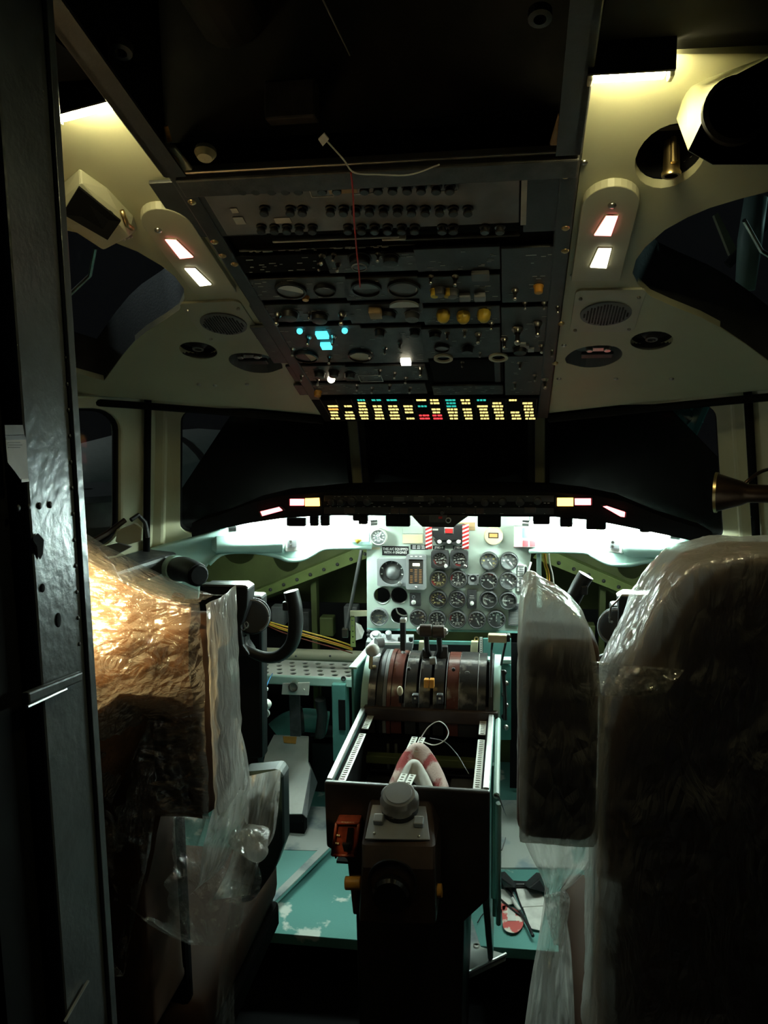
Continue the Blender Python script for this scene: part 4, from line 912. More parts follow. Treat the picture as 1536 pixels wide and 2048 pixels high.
part('lettering', b, PRINTDIM, t)['kind'] = 'stuff'
# gear / fire handle box with striped guards
t = thing('striped_handle_box', 'black handle box with a red button between red and white striped guards', 'control box', atY(897, 1070, PY))
part('body', B().prism([atY(*q, PY-.004) for q in ((862, 1048), (930, 1047), (930, 1074), (918, 1079), (876, 1079), (866, 1070))], (0, -.016, 0)), BLACK, t, bevel=.002)
part('lower_lip', B().prism([atY(*q, PY-.004) for q in ((868, 1078), (928, 1078), (924, 1088), (874, 1088))], (0, -.010, 0)), DARK, t, bevel=.001)
Mb = f_pan(899, 1059, PY, .021); part('button', B().box((0, 0, .002), (.022, .014, .006), Mb), RED, t, bevel=.001); part('button_frame', B().box((0, 0, 0), (.027, .019, .003), Mb), ALU, t, bevel=.001)
for x in (880, 899, 918): part('knob', knob(B(), f_pan(x, 1081, PY, .014), .0062, .010), WHITE, t, smooth='a')
part('dash', B().box((0, 0, 0), (.016, .005, .001), f_pan(872, 1057, PY, .0205)), PRINTDIM, t)
for xa, xb, y0, y1 in ((851, 867, 1048, 1096), (924, 940, 1047, 1096)):
    c = f_pan((xa+xb)/2, (y0+y1)/2, PY, .018); s_ = ps(c.translation); w_, h_ = (xb-xa-3)*s_, (y1-y0)*s_
    g = part('striped_guard', B().box((0, 0, 0), (w_, h_, .010), c), RED, t, bevel=.002); g['label'] = 'red and white striped guard'
    for i in range(6):
        z0 = h_*(.42-.165*i)
        part('stripe', B().prism([(-w_*.48, z0-.004, .0052), (w_*.48, z0+.004, .0052), (w_*.48, z0+.009, .0052), (-w_*.48, z0+.001, .0052)], (0, 0, .0006), c), PRINT, g)
# ivory counter
M = f_pan(987, 1071, PY, 0); s_ = ps(M.translation)
t = thing('counter_dial', 'round ivory dial with a small orange counter window', 'gauge', M.translation)
part('body', B().lathe([(19*s_, 0), (19*s_, .008), (17*s_, .014), (13*s_, .015), (.0004, .015)], 32, M), IVORY, t, smooth='a')
part('window_frame', B().box((0, 2*s_, .015), (20*s_, 11*s_, .003), M), RUST, t, bevel=.0005); part('window', B().box((0, 2*s_, .0165), (16*s_, 7*s_, .001), M), L_GLOW, t)
# teal and red light box
M = f_pan(1052, 1071, PY, 0); s_ = ps(M.translation)
t = thing('signal_light_box', 'white box of teal and red caption squares at the upper right of the panel', 'warning panel', M.translation)
part('body', B().box((0, 0, .012), (48*s_, 42*s_, .024), M), WHITE, t, bevel=.002)
for a in (0, 14):
    part('teal_square', B().box(((-1+a)*s_, 8*s_, .0245), (12*s_, 20*s_, .002), M), mk('teal caption', (.10, .62, .50), .4), t, bevel=.0005)
    part('red_square', B().box(((-1+a)*s_, -13*s_, .0245), (11*s_, 12*s_, .002), M), mk('red caption', (.62, .05, .06), .4), t, bevel=.0005)
part('base', B().box((0, -20.5*s_, .010), (48*s_, 4*s_, .018), M), RED, t, bevel=.001)
# lever scale on the right margin
t = thing('position_scale', 'white trim position scale with bent wire guide on the right margin of the panel', 'scale', atY(1045, 1160, PY))
part('plate', B().prism([atY(*q, PY-.002) for q in ((1036, 1128), (1054, 1130), (1048, 1184), (1034, 1182))], (0, -.002, 0)), WHITE, t, bevel=.0005)
b = B()
for i in range(15): q = atY(1041+(i % 3), 1132+3.5*i, PY-.005); b.box(q, (.012 if i % 3 else .018, .001, .0018))
part('graduations', b, BLACK, t)['kind'] = 'stuff'
part('slot', B().prism([atY(*q, PY-.005) for q in ((1050, 1133), (1054, 1134), (1052, 1165), (1046, 1166))], (0, -.001, 0)), BLACK, t)
part('guide', B().tube([atY(1062, 1124, 2.385), atY(1057, 1142, 2.385), atY(1065, 1144, 2.385), atY(1063, 1166, 2.385), atY(1054, 1169, 2.385), atY(1052, 1188, 2.385)], .0028, 8), WHITE, t)
# yellow lever beside the clock
t = thing('yellow_lever', 'stubby yellow lever on a grey bracket left of the clock', 'lever', atY(722, 1075, 2.37))
part('bracket', B().prism([atY(*q, 2.375) for q in ((716, 1068), (740, 1064), (740, 1083), (702, 1083))], (0, -.012, 0)), GREY, t, bevel=.001)
part('arm', B().tube([atY(711, 1068, 2.355), atY(714, 1078, 2.35), atY(719, 1084, 2.348)], [.006, .009, .0085], 12), YELLOW, t, smooth=True)

# ================================================================== PALE TRIM FRAMES WHERE THE PILOTS' PANELS ARE MISSING
for s, n in ((-1, 'left'), (1, 'right')):
    pl0 = V((s*.25, 2.385, 1.0)); nn = V((-s*.24, -.55, 0)).normalized()
    if s < 0: o_ = [(744, 1030), (742, 1094), (662, 1095), (640, 1099), (618, 1112), (600, 1119), (575, 1120), (556, 1113), (520, 1105), (470, 1103), (440, 1109), (418, 1128), (402, 1155), (398, 1200), (330, 1200), (240, 1150), (255, 1112), (330, 1090), (400, 1072), (500, 1040), (600, 1028)]
    else: o_ = [(1058, 1030), (1060, 1102), (1165, 1103), (1185, 1110), (1205, 1121), (1225, 1128), (1262, 1129), (1300, 1122), (1360, 1122), (1400, 1130), (1425, 1160), (1440, 1210), (1530, 1210), (1560, 1150), (1500, 1110), (1420, 1086), (1330, 1062), (1250, 1040), (1150, 1028)]
    P = [atP(*q, pl0, nn) for q in o_]
    t = thing('panel_surround', 'pale teal surround of the missing %s pilot panel, glaring under the tube' % n, 'panel frame', sum(P, V())/len(P), 'panel surrounds')
    ud = V((nn.y, -nn.x, 0))
    flat = [((p-pl0).dot(ud), p.z) for p in P]
    part('frame', sheet(flat, [], lambda a, b_, k: pl0+ud*a+V((0, 0, b_-pl0.z))-nn*(.03*k), 0), TRIM, t, bevel=.006, seg=3)
    part('lip', B().tube(spline([atP(*q, pl0, nn)+nn*.004 for q in (o_[1:12] if s < 0 else o_[1:11])], 3), .006, 8), TRIM, t, smooth=True)
    q0, q1 = ((432, 1088), (562, 1085)) if s < 0 else ((1262, 1092), (1412, 1098))
    a, c = atP(*q0, pl0, nn)+nn*.012, atP(*q1, pl0, nn)+nn*.012
    part('cowl', B().tube([a-(c-a).normalized()*.012, a, c, c+(c-a).normalized()*.006], [.014, .024, .027, .022] if s < 0 else [.022, .027, .024, .014], 20), TRIM, t, smooth='a')
    q = (581, 1083) if s < 0 else (1236, 1085)
    cc = atP(*q, pl0, nn)+nn*.014; Mk = frame(cc, ud if ud.x > 0 else -ud, V((0, 0, 1)))
    bx_ = part('connector_box', B().box((0, 0, 0), (.040, .050, .03), Mk), WHITE, t, bevel=.003)
    part('socket', B().box((0, .004, .016), (.026, .032, .002), Mk), MIDGREY, bx_)
    for d_ in (-.006, .006): part('plug', B().cyl((-.004, d_, .016), (-.004, d_, .022), .004, n=10, M=Mk), STEEL, bx_)
# ================================================================== PEDESTAL
RZ = .68
rl0, rl1, rr0, rr1 = atZ(733, 1418, RZ), atZ(662, 1566, RZ), atZ(975, 1440, RZ), atZ(968, 1580, RZ)
XL, XR, YB, YF = (rl0.x+rl1.x)/2, (rr0.x+rr1.x)/2, 1.545, 1.945
XC = (XL+XR)/2
pd = thing('pedestal', 'worn dark centre pedestal with an empty equipment bay between the seats', 'pedestal', (XC, 1.75, -.2))
part('side_panel', B().prism([V((XL-.014, YB, RZ)), V((XL-.014, 2.02, RZ)), V((XL-.014, 2.02, .0)), V((XL-.014, 1.98, .0)), V((XL-.014, 1.90, .50)), V((XL-.014, YB, .545))], (.014, 0, 0)), TEAL, pd, bevel=.002)
part('side_panel', B().prism([V((XR, YB, RZ)), V((XR, 2.02, RZ)), V((XR, 2.02, .0)), V((XR, 1.98, .0)), V((XR, YB+.02, .42)), V((XR, YB, .46))], (.014, 0, 0)), TEAL, pd, bevel=.002)
part('side_rib', B().tube([V((XR+.026, YB+.02, RZ-.02)), V((XR+.022, 1.93, RZ-.01))], .007, 8), TRIM, pd); part('side_rib', B().tube([V((XR+.03, YB+.03, .64)), V((XR+.03, YB+.08, .45)), V((XR+.03, 1.72, .28))], .006, 8), TRIM, pd)
part('side_rib', box2(XR+.014, XR+.03, 1.70, 1.72, .35, RZ-.02), TEAL, pd, bevel=.002); part('side_rib', box2(XR+.014, XR+.026, 1.86, 1.88, .2, RZ-.02), TEAL, pd, bevel=.002)
part('rear_panel', B().prism([V((XL-.014, YB-.014, RZ+.004)), V((XR+.014, YB-.014, RZ+.004)), V((XR+.014, YB-.014, .46)), V((XR-.04, YB-.014, .40)), V((XL+.04, YB-.014, .40)), V((XL+.03, YB-.014, .52)), V((XL-.012, YB-.014, .545))], (0, .014, 0)), mk('scuffed dark brown paint', (.022, .016, .013), .42, var=.5, vscale=14), pd, bevel=.004)
LBX = atY(713, 1800, YB).x; part('lower_body', B().prism([V((LBX, YB-.012, .42)), V((XR-.035, YB-.012, .42)), V((XR-.05, YB+.02, -.2)), V((LBX, YB+.02, -.2))], (0, .42, 0)), BLACK, pd, bevel=.006)
for q, x in (('l', XL), ('r', XR)):
    sg = 1 if q == 'l' else -1
    part('top_rail', box2(min(x, x-sg*.012), max(x, x-sg*.012), YB, YF, RZ-.004, RZ+.006), ALU, pd, bevel=.002)
    for y0, y1 in ((YB+.012, YF-.13), (YF-.10, YF-.01)):
        nn_ = int((y1-y0)/.0098); W_ = .016
        h = [rrect(sg*.004-.0045+ .0*i, y0+.0098*i+.0025, sg*.004+.0045, y0+.0098*i+.0075, .001, 1) for i in range(nn_)]
        part('fastener_strip', sheet([(sg*.004-W_/2, y0), (sg*.004+W_/2, y0), (sg*.004+W_/2, y1), (sg*.004-W_/2, y1)], h, lambda a, b_, k: (x+sg*.009+a, b_, RZ-.012-.002*k), 0), WHITE, pd)
    part('inner_wall', box2(min(x+sg*.001, x+sg*.004), max(x+sg*.001, x+sg*.004), YB+.004, 2.0, RZ-.17, RZ-.006), MATBLACK, pd)
part('bay_floor', box2(XL+.004, XR-.004, YB+.004, 1.99, .50, .505), DARK, pd)
part('bay_front', box2(XL+.004, XR-.004, 1.985, 2.0, .37, .70), DARK, pd)
part('cross_bar', box2(XL+.004, XR-.004, 1.90, 1.925, .555, .575), CHROMATE, pd, bevel=.002)
part('shelf', box2(XL+.01, XR-.01, 1.93, 1.985, .52, .525), DARK2, pd)
for x0 in (XL+.05, XL+.07): part('strut', box2(x0, x0+.006, 1.94, 1.946, .525, .59), ALU, pd)
part('tray', box2(XR-.09, XR-.03, 1.88, 1.98, .508, .514), MIDGREY, pd)
for a, b_ in (((838, 1474), (826, 1502)), ((818, 1548), (806, 1572))):
    p0, p1 = atZ(*a, .655), atZ(*b_, .655)
    for dx in (-.008, .010):
        h = []; L = (p1-p0).length; u_ = (p1-p0).normalized(); w_ = u_.cross(HZ).normalized(); n_ = max(3, int(L/.0115))
        h = [rrect(-.0035, .0115*i+.003, .0035, .0115*i+.0085, .001, 1) for i in range(n_) if .0115*i+.0085 < L]
        part('fastener_strip', sheet([(-.007, 0), (.007, 0), (.007, L), (-.007, L)], h, lambda a_, c_, k: p0+u_*c_+w_*(a_+dx)+V((0, 0, -.002*k)), 0), WHITE, pd)

# rag draped over the middle strip
def arch(p0, p1, p2, wid, th, name, mat, parent):
    b = B()
    def fn(u, v):
        q = p0*(1-u)**2+p1*(2*u*(1-u))+p2*u*u
        a = (v-.5)*2
        return q+V((0, a*wid*(1-.25*abs(u-.5)), -.02*a*a-.012*abs(a)))+V((0, 0, .005*noise.noise(V((u*6, v*4, 1)))))
    b.grid(fn, 20, 8)
    o = part(name, b, mat, parent, smooth=True); md = o.modifiers.new('thick', 'SOLIDIFY'); md.thickness = th
    return o
ragm = mk('red and white towelling', (.60, .46, .42), .9, col2=(.30, .04, .04), vscale=16, wear=(.42, .50), bump=.6, bscale=220)
t = thing('rag', 'crumpled red and white rag draped inside the pedestal bay', 'cloth', atZ(835, 1560, .60))
arch(atZ(778, 1580, .63), atZ(836, 1412, .69), atZ(896, 1586, .63), .035, .006, 'outer_fold', ragm, t)
arch(atZ(796, 1586, .63), atZ(826, 1466, .685), atZ(866, 1590, .63), .026, .006, 'inner_fold', PAPER, t)
wire('loose_wire', 'thin pale wire curling up out of the pedestal bay', [atZ(x, y, z) for x, y, z in ((838, 1482, .66), (856, 1455, .69), (876, 1443, .70), (890, 1450, .70), (897, 1466, .69), (888, 1482, .68), (868, 1490, .665), (848, 1484, .66))], .0013, WHITE)
wire('loose_wire', 'thin pale wire sagging across the front of the pedestal bay', [atZ(x, y, z) for x, y, z in ((860, 1476, .66), (890, 1484, .65), (915, 1510, .63), (930, 1535, .62), (938, 1548, .61))], .0010, GREY)
wire('loose_wire', 'thin dark wire hanging down the right side of the pedestal', [atX(x, y, XR+.04) for x, y in ((990, 1590), (1004, 1610), (1014, 1640), (1012, 1670), (1003, 1700))], .0012, MIDGREY)

# ---- throttle quadrant
QY, QZ, QR = 2.065, .655, .132
X0, X1 = atY(722, 1392, 1.95).x, atY(1000, 1392, 1.95).x
def qx(px): return X0+(X1-X0)*(px-722)/(1000-722)
tq = thing('throttle_quadrant', 'drum-shaped throttle quadrant with worn cover plates and levers', 'throttle quadrant', (XC, QY, RZ))
def arc(xa, xb, r, mat, name='cover_plate', a0=-15, a1=150, n=22):
    b = B(); k = n+1
    for x, rr in ((xa, r), (xb, r)):
        for i in range(k):
            a = math.radians(a0+(a1-a0)*i/n); b.v.append(V((x, QY-rr*math.cos(a), QZ+rr*math.sin(a))))
        for i in range(k):
            a = math.radians(a0+(a1-a0)*i/n); b.v.append(V((x, QY-(rr-.02)*math.cos(a), QZ+(rr-.02)*math.sin(a))))
    for i in range(n):
        b.f += [(i, i+1, 2*k+i+1, 2*k+i), (k+i, 3*k+i, 3*k+i+1, k+i+1), (i, k+i, k+i+1, i+1), (2*k+i, 2*k+i+1, 3*k+i+1, 3*k+i)]
    b.f += [(0, 2*k, 3*k, k), (n, k+n, 3*k+n, 2*k+n)]
    return part(name, b, mat, tq, smooth='a')
QUAD = mk('scuffed quadrant black', (.030, .028, .028), .22, col2=(.24, .22, .19), vscale=13, wear=(.33, .43), bump=.12)
QRED = mk('scuffed red brown cover', (.10, .03, .022), .25, col2=(.26, .22, .18), vscale=15, wear=(.30, .40), bump=.12)
for xa, xb, r, mt in ((722, 736, .128, TRIM), (737, 752, .136, QUAD), (753, 758, .126, BLACK), (759, 766, .134, BLACK), (767, 774, .134, MIDGREY), (775, 783, .136, QRED), (784, 805, .133, QRED), (812, 834, .133, QUAD), (841, 862, .133, QUAD), (868, 889, .133, QUAD), (895, 918, .133, QRED), (919, 955, .134, QUAD), (956, 972, .133, QUAD), (978, 986, .133, BLACK), (987, 1000, .130, TRIM)):
    arc(qx(xa), qx(xb), r, mt)
part('core', B().cyl((qx(735), QY, QZ), (qx(990), QY, QZ), .110, n=32), MATBLACK, tq, smooth='a')
part('rear_sill', box2(X0+.01, X1-.004, 1.925, 1.965, .655, .690), RUST, tq, bevel=.004)
part('skirt', box2(X0+.012, X1-.012, 1.955, 2.10, .55, .67), MATBLACK, tq)
def qpt(px, a, r): a = math.radians(a); return V((qx(px), QY-r*math.cos(a), QZ+r*math.sin(a)))
def lever(pts, r, knobb, kmat, mat=BLACK, name='lever'):
    l = part(name, B().tube(pts, r, 8), mat, tq, smooth='a'); part('grip', knobb, kmat, l, smooth='a', bevel=.001); return l
# thrust levers with two fat grips
for x, g0, g1 in ((862, (840, 1261), (864, 1261)), (872, (866, 1263), (889, 1263))):
    a, c = atY(*g0, 2.03), atY(*g1, 2.03)
    lever([qpt(x-6, 88, .12), atY((g0[0]+g1[0])/2+2, 1300, 2.035), (a+c)/2], .007, B().cyl(a, c, .0165, n=18), RUST)
    part('cap', B().ball(c if g0[0] > 850 else a, .010, 12, 8), STEEL, tq, smooth=True)
part('reverser', B().box(atY(887, 1304, 2.05), (.022, .02, .034)), BLACK, tq, bevel=.003); part('reverser', B().box(atY(852, 1308, 2.05), (.018, .02, .030)), BLACK, tq, bevel=.003)
part('roller', B().cyl(atY(860, 1322, 2.0), atY(872, 1321, 2.0), .010, n=14), GREY, tq, smooth='a')
lever([qpt(745, 60, .13), atY(741, 1335, 1.96), atY(742, 1316, 1.955), atY(744, 1305, 1.955)], .005, B().ball(atY(745, 1300, 1.955), .0165, 16, 10, (1.1, 1, 1)), WHITE, BRASS)
part('grip_ball', B().cyl(atY(752, 1286, 1.97), atY(766, 1284, 1.98), .013, n=16), GREY, tq, smooth='a')
lever([qpt(806, 95, .12), atY(805, 1305, 2.06)], .006, B().box(atY(806, 1268, 2.06), (.013, .02, .085)), BLACK, BLACK)
part('grip_cap', B().box(atY(807, 1240, 2.06), (.016, .022, .010)), WHITE, tq, bevel=.002)
lever([qpt(803, 20, .13), atY(801, 1386, 1.92)], .004, B().ball(atY(800, 1382, 1.915), .0095, 14, 10, (.8, .8, 1.3)), IVORY)
for x in (831, 880):
    p = atY(x, 1397, 1.925); part('fuel_lever', B().box(p, (.016, .018, .024)), BLACK, tq, bevel=.003); part('lever_dot', B().box(p+V((0, -.010, .004)), (.005, .002, .004)), PRINT, tq)
for x in (853, 864): part('amber_button', B().box(atY(x, 1366, 1.928), (.0115, .016, .022)), AMBER, tq, bevel=.002)
part('fork', B().tube([atY(981, 1395, 1.93), atY(983, 1300, 2.0), atY(985, 1282, 2.0)], .003, 6), BLACK, tq); part('fork', B().tube([atY(1002, 1330, 2.02), atY(1008, 1300, 2.0), atY(1012, 1282, 2.0)], .003, 6), BLACK, tq)
part('flap_handle', B().box(atY(995, 1276, 2.0), (.046, .022, .020)), IVORY, tq, bevel=.003); part('handle_tip', B().box(atY(1017, 1275, 2.0), (.008, .020, .018)), BLACK, tq, bevel=.002)
for x, y in ((818, 1338), (907, 1339)): part('stud', B().ball(atY(x, y, 1.945), .005, 10, 6), BLACK, tq, smooth=True)
part('emblem', B().tube([qpt(934, 55, .1345)+V((.006*math.cos(a), -.003*math.sin(a), .005*math.sin(a))) for a in [2*PI*i/12 for i in range(13)]], .0010, 6), PRINTDIM, tq)
for x in (811, 840, 893, 956, 919): part('white_line', B().tube([qpt(x, a, .1335) for a in range(5, 100, 10)], .0006, 5), PRINTDIM, tq)
for i in range(6): part('side_fitting', B().ball(atY(1008+4*(i % 2), 1345+22*i, 1.98), .007, 10, 6), STEEL if i % 2 else BLACK, tq, smooth=True)
part('side_link', B().tube([atY(1006, 1340, 1.98), atY(1010, 1400, 1.97), atY(1010, 1440, 1.96)], .005, 8), BLACK, tq)

# ---- forward console between quadrant and instrument panel
fc = thing('forward_console', 'teal open console between the throttle quadrant and the instrument panel', 'console', (XC, 2.25, .5))
def sidewall(x, pts): return B().prism([V((x, p[0], p[1])) for p in pts], (.006, 0, 0))
zt = atY(733, 1270, 2.39).z; zn = atX(708, 1338, -.185).z; yn = atX(708, 1338, -.185).y
part('side_panel', sidewall(-.192, [(2.395, zt), (yn, zn), (yn, .40), (2.395, .40)]), TEAL, fc, bevel=.001)
part('side_flange', B().prism([V((-.198, 2.395, zt)), V((-.198, yn, zn)), V((-.178, yn, zn)), V((-.178, 2.395, zt))], (0, 0, .005)), TRIM, fc, bevel=.001)
part('side_panel', sidewall(.232, [(2.395, zt), (2.12, zt-.05), (2.12, .40), (2.395, .40)]), TEAL, fc, bevel=.001)
part('front_web', B().prism([V((-.185, 2.385, zt-.008)), V((.232, 2.385, zt-.008)), V((.232, 2.385, .50)), V((-.185, 2.385, .50))], (0, .004, 0)), MATBLACK, fc)
part('cross_strip', B().prism([atY(*q, 2.36) for q in ((826, 1282), (945, 1284), (945, 1290), (826, 1288))], (0, .01, 0)), TEAL, fc)
part('pale_post', B().prism([atY(*q, 2.34) for q in ((838, 1284), (852, 1284), (850, 1322), (835, 1322))], (0, .02, 0)), CREAM, fc, bevel=.001)
part('pale_post', B().prism([atY(*q, 2.34) for q in ((942, 1284), (956, 1284), (954, 1320), (940, 1320))], (0, .02, 0)), CREAM, fc, bevel=.001)
part('fastener_strip', sheet([(0, 0), (.006, 0), (.006, .068), (0, .068)], [rrect(.0018, .004+.0065*i, .0045, .0075+.0065*i, .0008, 1) for i in range(9)], lambda a, b_, k: atY(959, 1320, 2.33)+V((a*1.4, .002*k, b_)), 0), WHITE, fc)
part('eyelet', B().lathe([(.007, 0), (.007, .004), (.004, .004), (.0035, 0)], 16, f_pan(953, 1277, 2.36, .002)), BRASS, fc, smooth='a')
part('teal_panel', B().prism([atY(*q, 2.33) for q in ((966, 1277), (1022, 1278), (1022, 1318), (966, 1318))], (0, .008, 0)), TEAL, fc, bevel=.001)
part('pale_ledge', B().prism([atY(*q, 2.25) for q in ((962, 1319), (1022, 1320), (1022, 1328), (962, 1327))], (0, .03, 0)), TRIM, fc, bevel=.001)
part('teal_panel', B().prism([atY(*q, 2.26) for q in ((975, 1330), (1022, 1330), (1022, 1480), (975, 1480))], (0, .008, 0)), TEAL, fc, bevel=.001)
# radio control head
rc = thing('radio_head', 'light grey control head with two knobs in the forward console, left', 'radio', atZ(780, 1290, .77))
zr = .775
top = [atZ(*q, zr) for q in ((738, 1283), (826, 1283), (822, 1300), (731, 1300))]
part('face', B().prism([atY(737, 1268, 2.38), atY(828, 1268, 2.38), atY(826, 1284, 2.33), atY(732, 1283, 2.33)], (0, .0, -.02)), GREY, rc, bevel=.002)
part('front', B().prism([atY(732, 1284, 2.325), atY(826, 1285, 2.325), atY(820, 1325, 2.325), atY(726, 1325, 2.325)], (0, .02, 0)), MIDGREY, rc, bevel=.002)
part('label_bar', B().prism([atY(750, 1285, 2.318), atY(808, 1285, 2.318), atY(808, 1290, 2.318), atY(750, 1290, 2.318)], (0, .004, 0)), WHITE, rc)
Mk = frame(atY(752, 1274, 2.345), HX, V((0, .9, .6))); part('knob', B().lathe([(.017, 0), (.017, .010), (.011, .012), (.010, .018), (.0003, .018)], 20, Mk), GREY, rc, smooth='a')
Mk = frame(atY(778, 1274, 2.345), HX, V((0, .9, .6))); part('knob', B().lathe([(.009, 0), (.009, .020), (.006, .022), (.0003, .022)], 16, Mk), GREY, rc, smooth='a')
for x in (800, 822): part('catch', B().box(atY(x, 1278, 2.335), (.012, .012, .010)), BLACK, rc, bevel=.001)
for y in (1262, 1270, 1279): part('latch', B().ball(atY(737, y, 2.36), .0055, 10, 6), DARK2, rc, smooth=True)

# ---- rudder and aileron trim box on the rear of the pedestal
tb = thing('trim_box', 'dark trim control box with a big metal knob on the rear of the pedestal', 'control box', atY(790, 1740, 1.45))
def tbx(px, py, Y): return atY(px, py, Y)
pr = [(1.52, 1600), (1.42, 1690), (1.40, 1735), (1.40, 1850)]
b = B()
for Y, py in pr:
    wl, wr = (738, 862) if py < 1690 else ((722, 870) if py < 1760 else (716, 872))
    b.v += [tbx(wl, py, Y), tbx(wr, py+4, Y)]
for Y, py in pr:
    i = pr.index((Y, py)); b.v += [V((b.v[2*i].x, 1.53, b.v[2*i].z)), V((b.v[2*i+1].x, 1.53, b.v[2*i+1].z))]
for i in range(3): b.f += [(2*i, 2*i+1, 2*i+3, 2*i+2), (8+2*i, 8+2*i+2, 8+2*i+3, 8+2*i+1), (2*i, 2*i+2, 8+2*i+2, 8+2*i), (2*i+1, 8+2*i+1, 8+2*i+3, 2*i+3)]
b.f += [(0, 8, 9, 1), (6, 7, 15, 14)]
part('case', b, RUST, tb, bevel=.008, seg=3)
tpa, tpb = tbx(735, 1640, 1.47), tbx(862, 1640, 1.47)
sl = lambda px, py: atP(px, py, tbx(790, 1640, 1.468), V((0, -(b.v[2].z-b.v[0].z), (1.42-1.52))).normalized())
nf = V((0, -.36, .93)).normalized()
pf = lambda px, py, o=0: atP(px, py, tbx(790, 1645, 1.468)+V((0, 0, .003)), nf)+nf*o
part('top_plate', B().prism([pf(745, 1612), pf(852, 1615), pf(860, 1682), pf(730, 1680)], nf*.004), GREY, tb, bevel=.001)
Mk = frame(pf(800, 1620, .012), HX, nf.cross(HX)); 
part('knob_skirt', B().lathe([(.036, -.012), (.036, .002), (.030, .006), (.0004, .006)], 28, Mk), BLACK, tb, smooth='a')
kb = B(); prof = [(.036, .006), (.036, .024), (.030, .032), (.0004, .033)]
k = 40; vs = []
for j, (r, z) in enumerate(prof):
    for i in range(k):
        a = 2*PI*i/k; rr = r*(1+(.10*abs(math.cos(2.5*a))**.6-.05 if j < 2 else .04*abs(math.cos(2.5*a)))); vs.append(Mk @ V((rr*math.cos(a), rr*math.sin(a), z)))
kb.add(vs, [(j*k+i, j*k+(i+1) % k, (j+1)*k+(i+1) % k, (j+1)*k+i) for j in range(3) for i in range(k)])
part('knob', kb, mk('knob metal', (.45, .44, .42), .35, .8, var=.2), tb, smooth='a')
part('knob_cap', B().lathe([(.026, .033), (.025, .035), (.0004, .0355)], 28, Mk), GREY, tb, smooth='a')
for x, y in ((758, 1646), (838, 1651)): part('button', B().box((0, 0, .006), (.019, .019, .012), frame(pf(x, y, .004), HX, nf.cross(HX))), GREY, tb, bevel=.002)
for x, y in ((749, 1670), (838, 1676)): part('screw', B().ball(pf(x, y, .004), .003, 8, 6), STEEL, tb, smooth=True)
Mw = frame(tbx(785, 1765, 1.398), HX, HZ)
part('wheel_recess', B().lathe([(.047, .0), (.046, .004), (.042, .003), (.040, -.01), (.0004, -.02)], 32, Mw), BLACK, tb, smooth='a')
part('trim_wheel', B().lathe([(.034, -.004), (.035, .012), (.030, .018), (.0004, .016)], 28, frame(tbx(783, 1785, 1.395), HX, HZ)), mk('gloss black', (.008, .008, .008), .12), tb, smooth='a')
for x0, x1, y in ((691, 722, 1766), (860, 884, 1781)): part('amber_lug', B().cyl(tbx(x0, y, 1.44), tbx(x1, y, 1.44), .0125, n=18), AMBER, tb, smooth='a', bevel=.001)
# red brown plate beside it
t = thing('lever_plate', 'small red brown lever plate left of the trim box', 'control box', atY(694, 1678, 1.50))
rp = [atY(*q, 1.50) for q in ((672, 1643), (719, 1644), (712, 1713), (663, 1711))]
part('plate', B().prism(rp, (0, .03, 0)), REDBROWN, t, bevel=.003)
rm = sum(rp, V())/4
b = B()
for i in range(4):
    a, c = rp[i], rp[(i+1) % 4]; b.tube([a+(rm-a)*.06+V((0, -.002, 0)), c+(rm-c)*.06+V((0, -.002, 0))], .003, 6)
part('rim', b, REDBROWN, t, smooth=True)
part('slot', B().prism([atY(*q, 1.498) for q in ((696, 1655), (707, 1655), (704, 1700), (690, 1700))], (0, -.002, 0)), MATBLACK, t)
part('lever', B().hull([atY(*q, 1.49) for q in ((684, 1684), (704, 1684), (698, 1704), (688, 1704))]+[atY(*q, 1.47) for q in ((684, 1688), (700, 1688), (696, 1702), (688, 1702))]), BLACK, t, bevel=.002)
b = B()
for x0, x1, y in ((682, 710, 1645), (673, 680, 1670), (670, 678, 1686)): 
    q0, q1 = atY(x0, y, 1.4975), atY(x1, y+1, 1.4975); n_ = max(2, int((x1-x0)/5))
    for i in range(n_): b.box(q0+(q1-q0)*((i+.5)/n_), ((q1-q0).length/n_*.75, .001, .003))
part('lettering', b, IVORY, t)['kind'] = 'stuff'
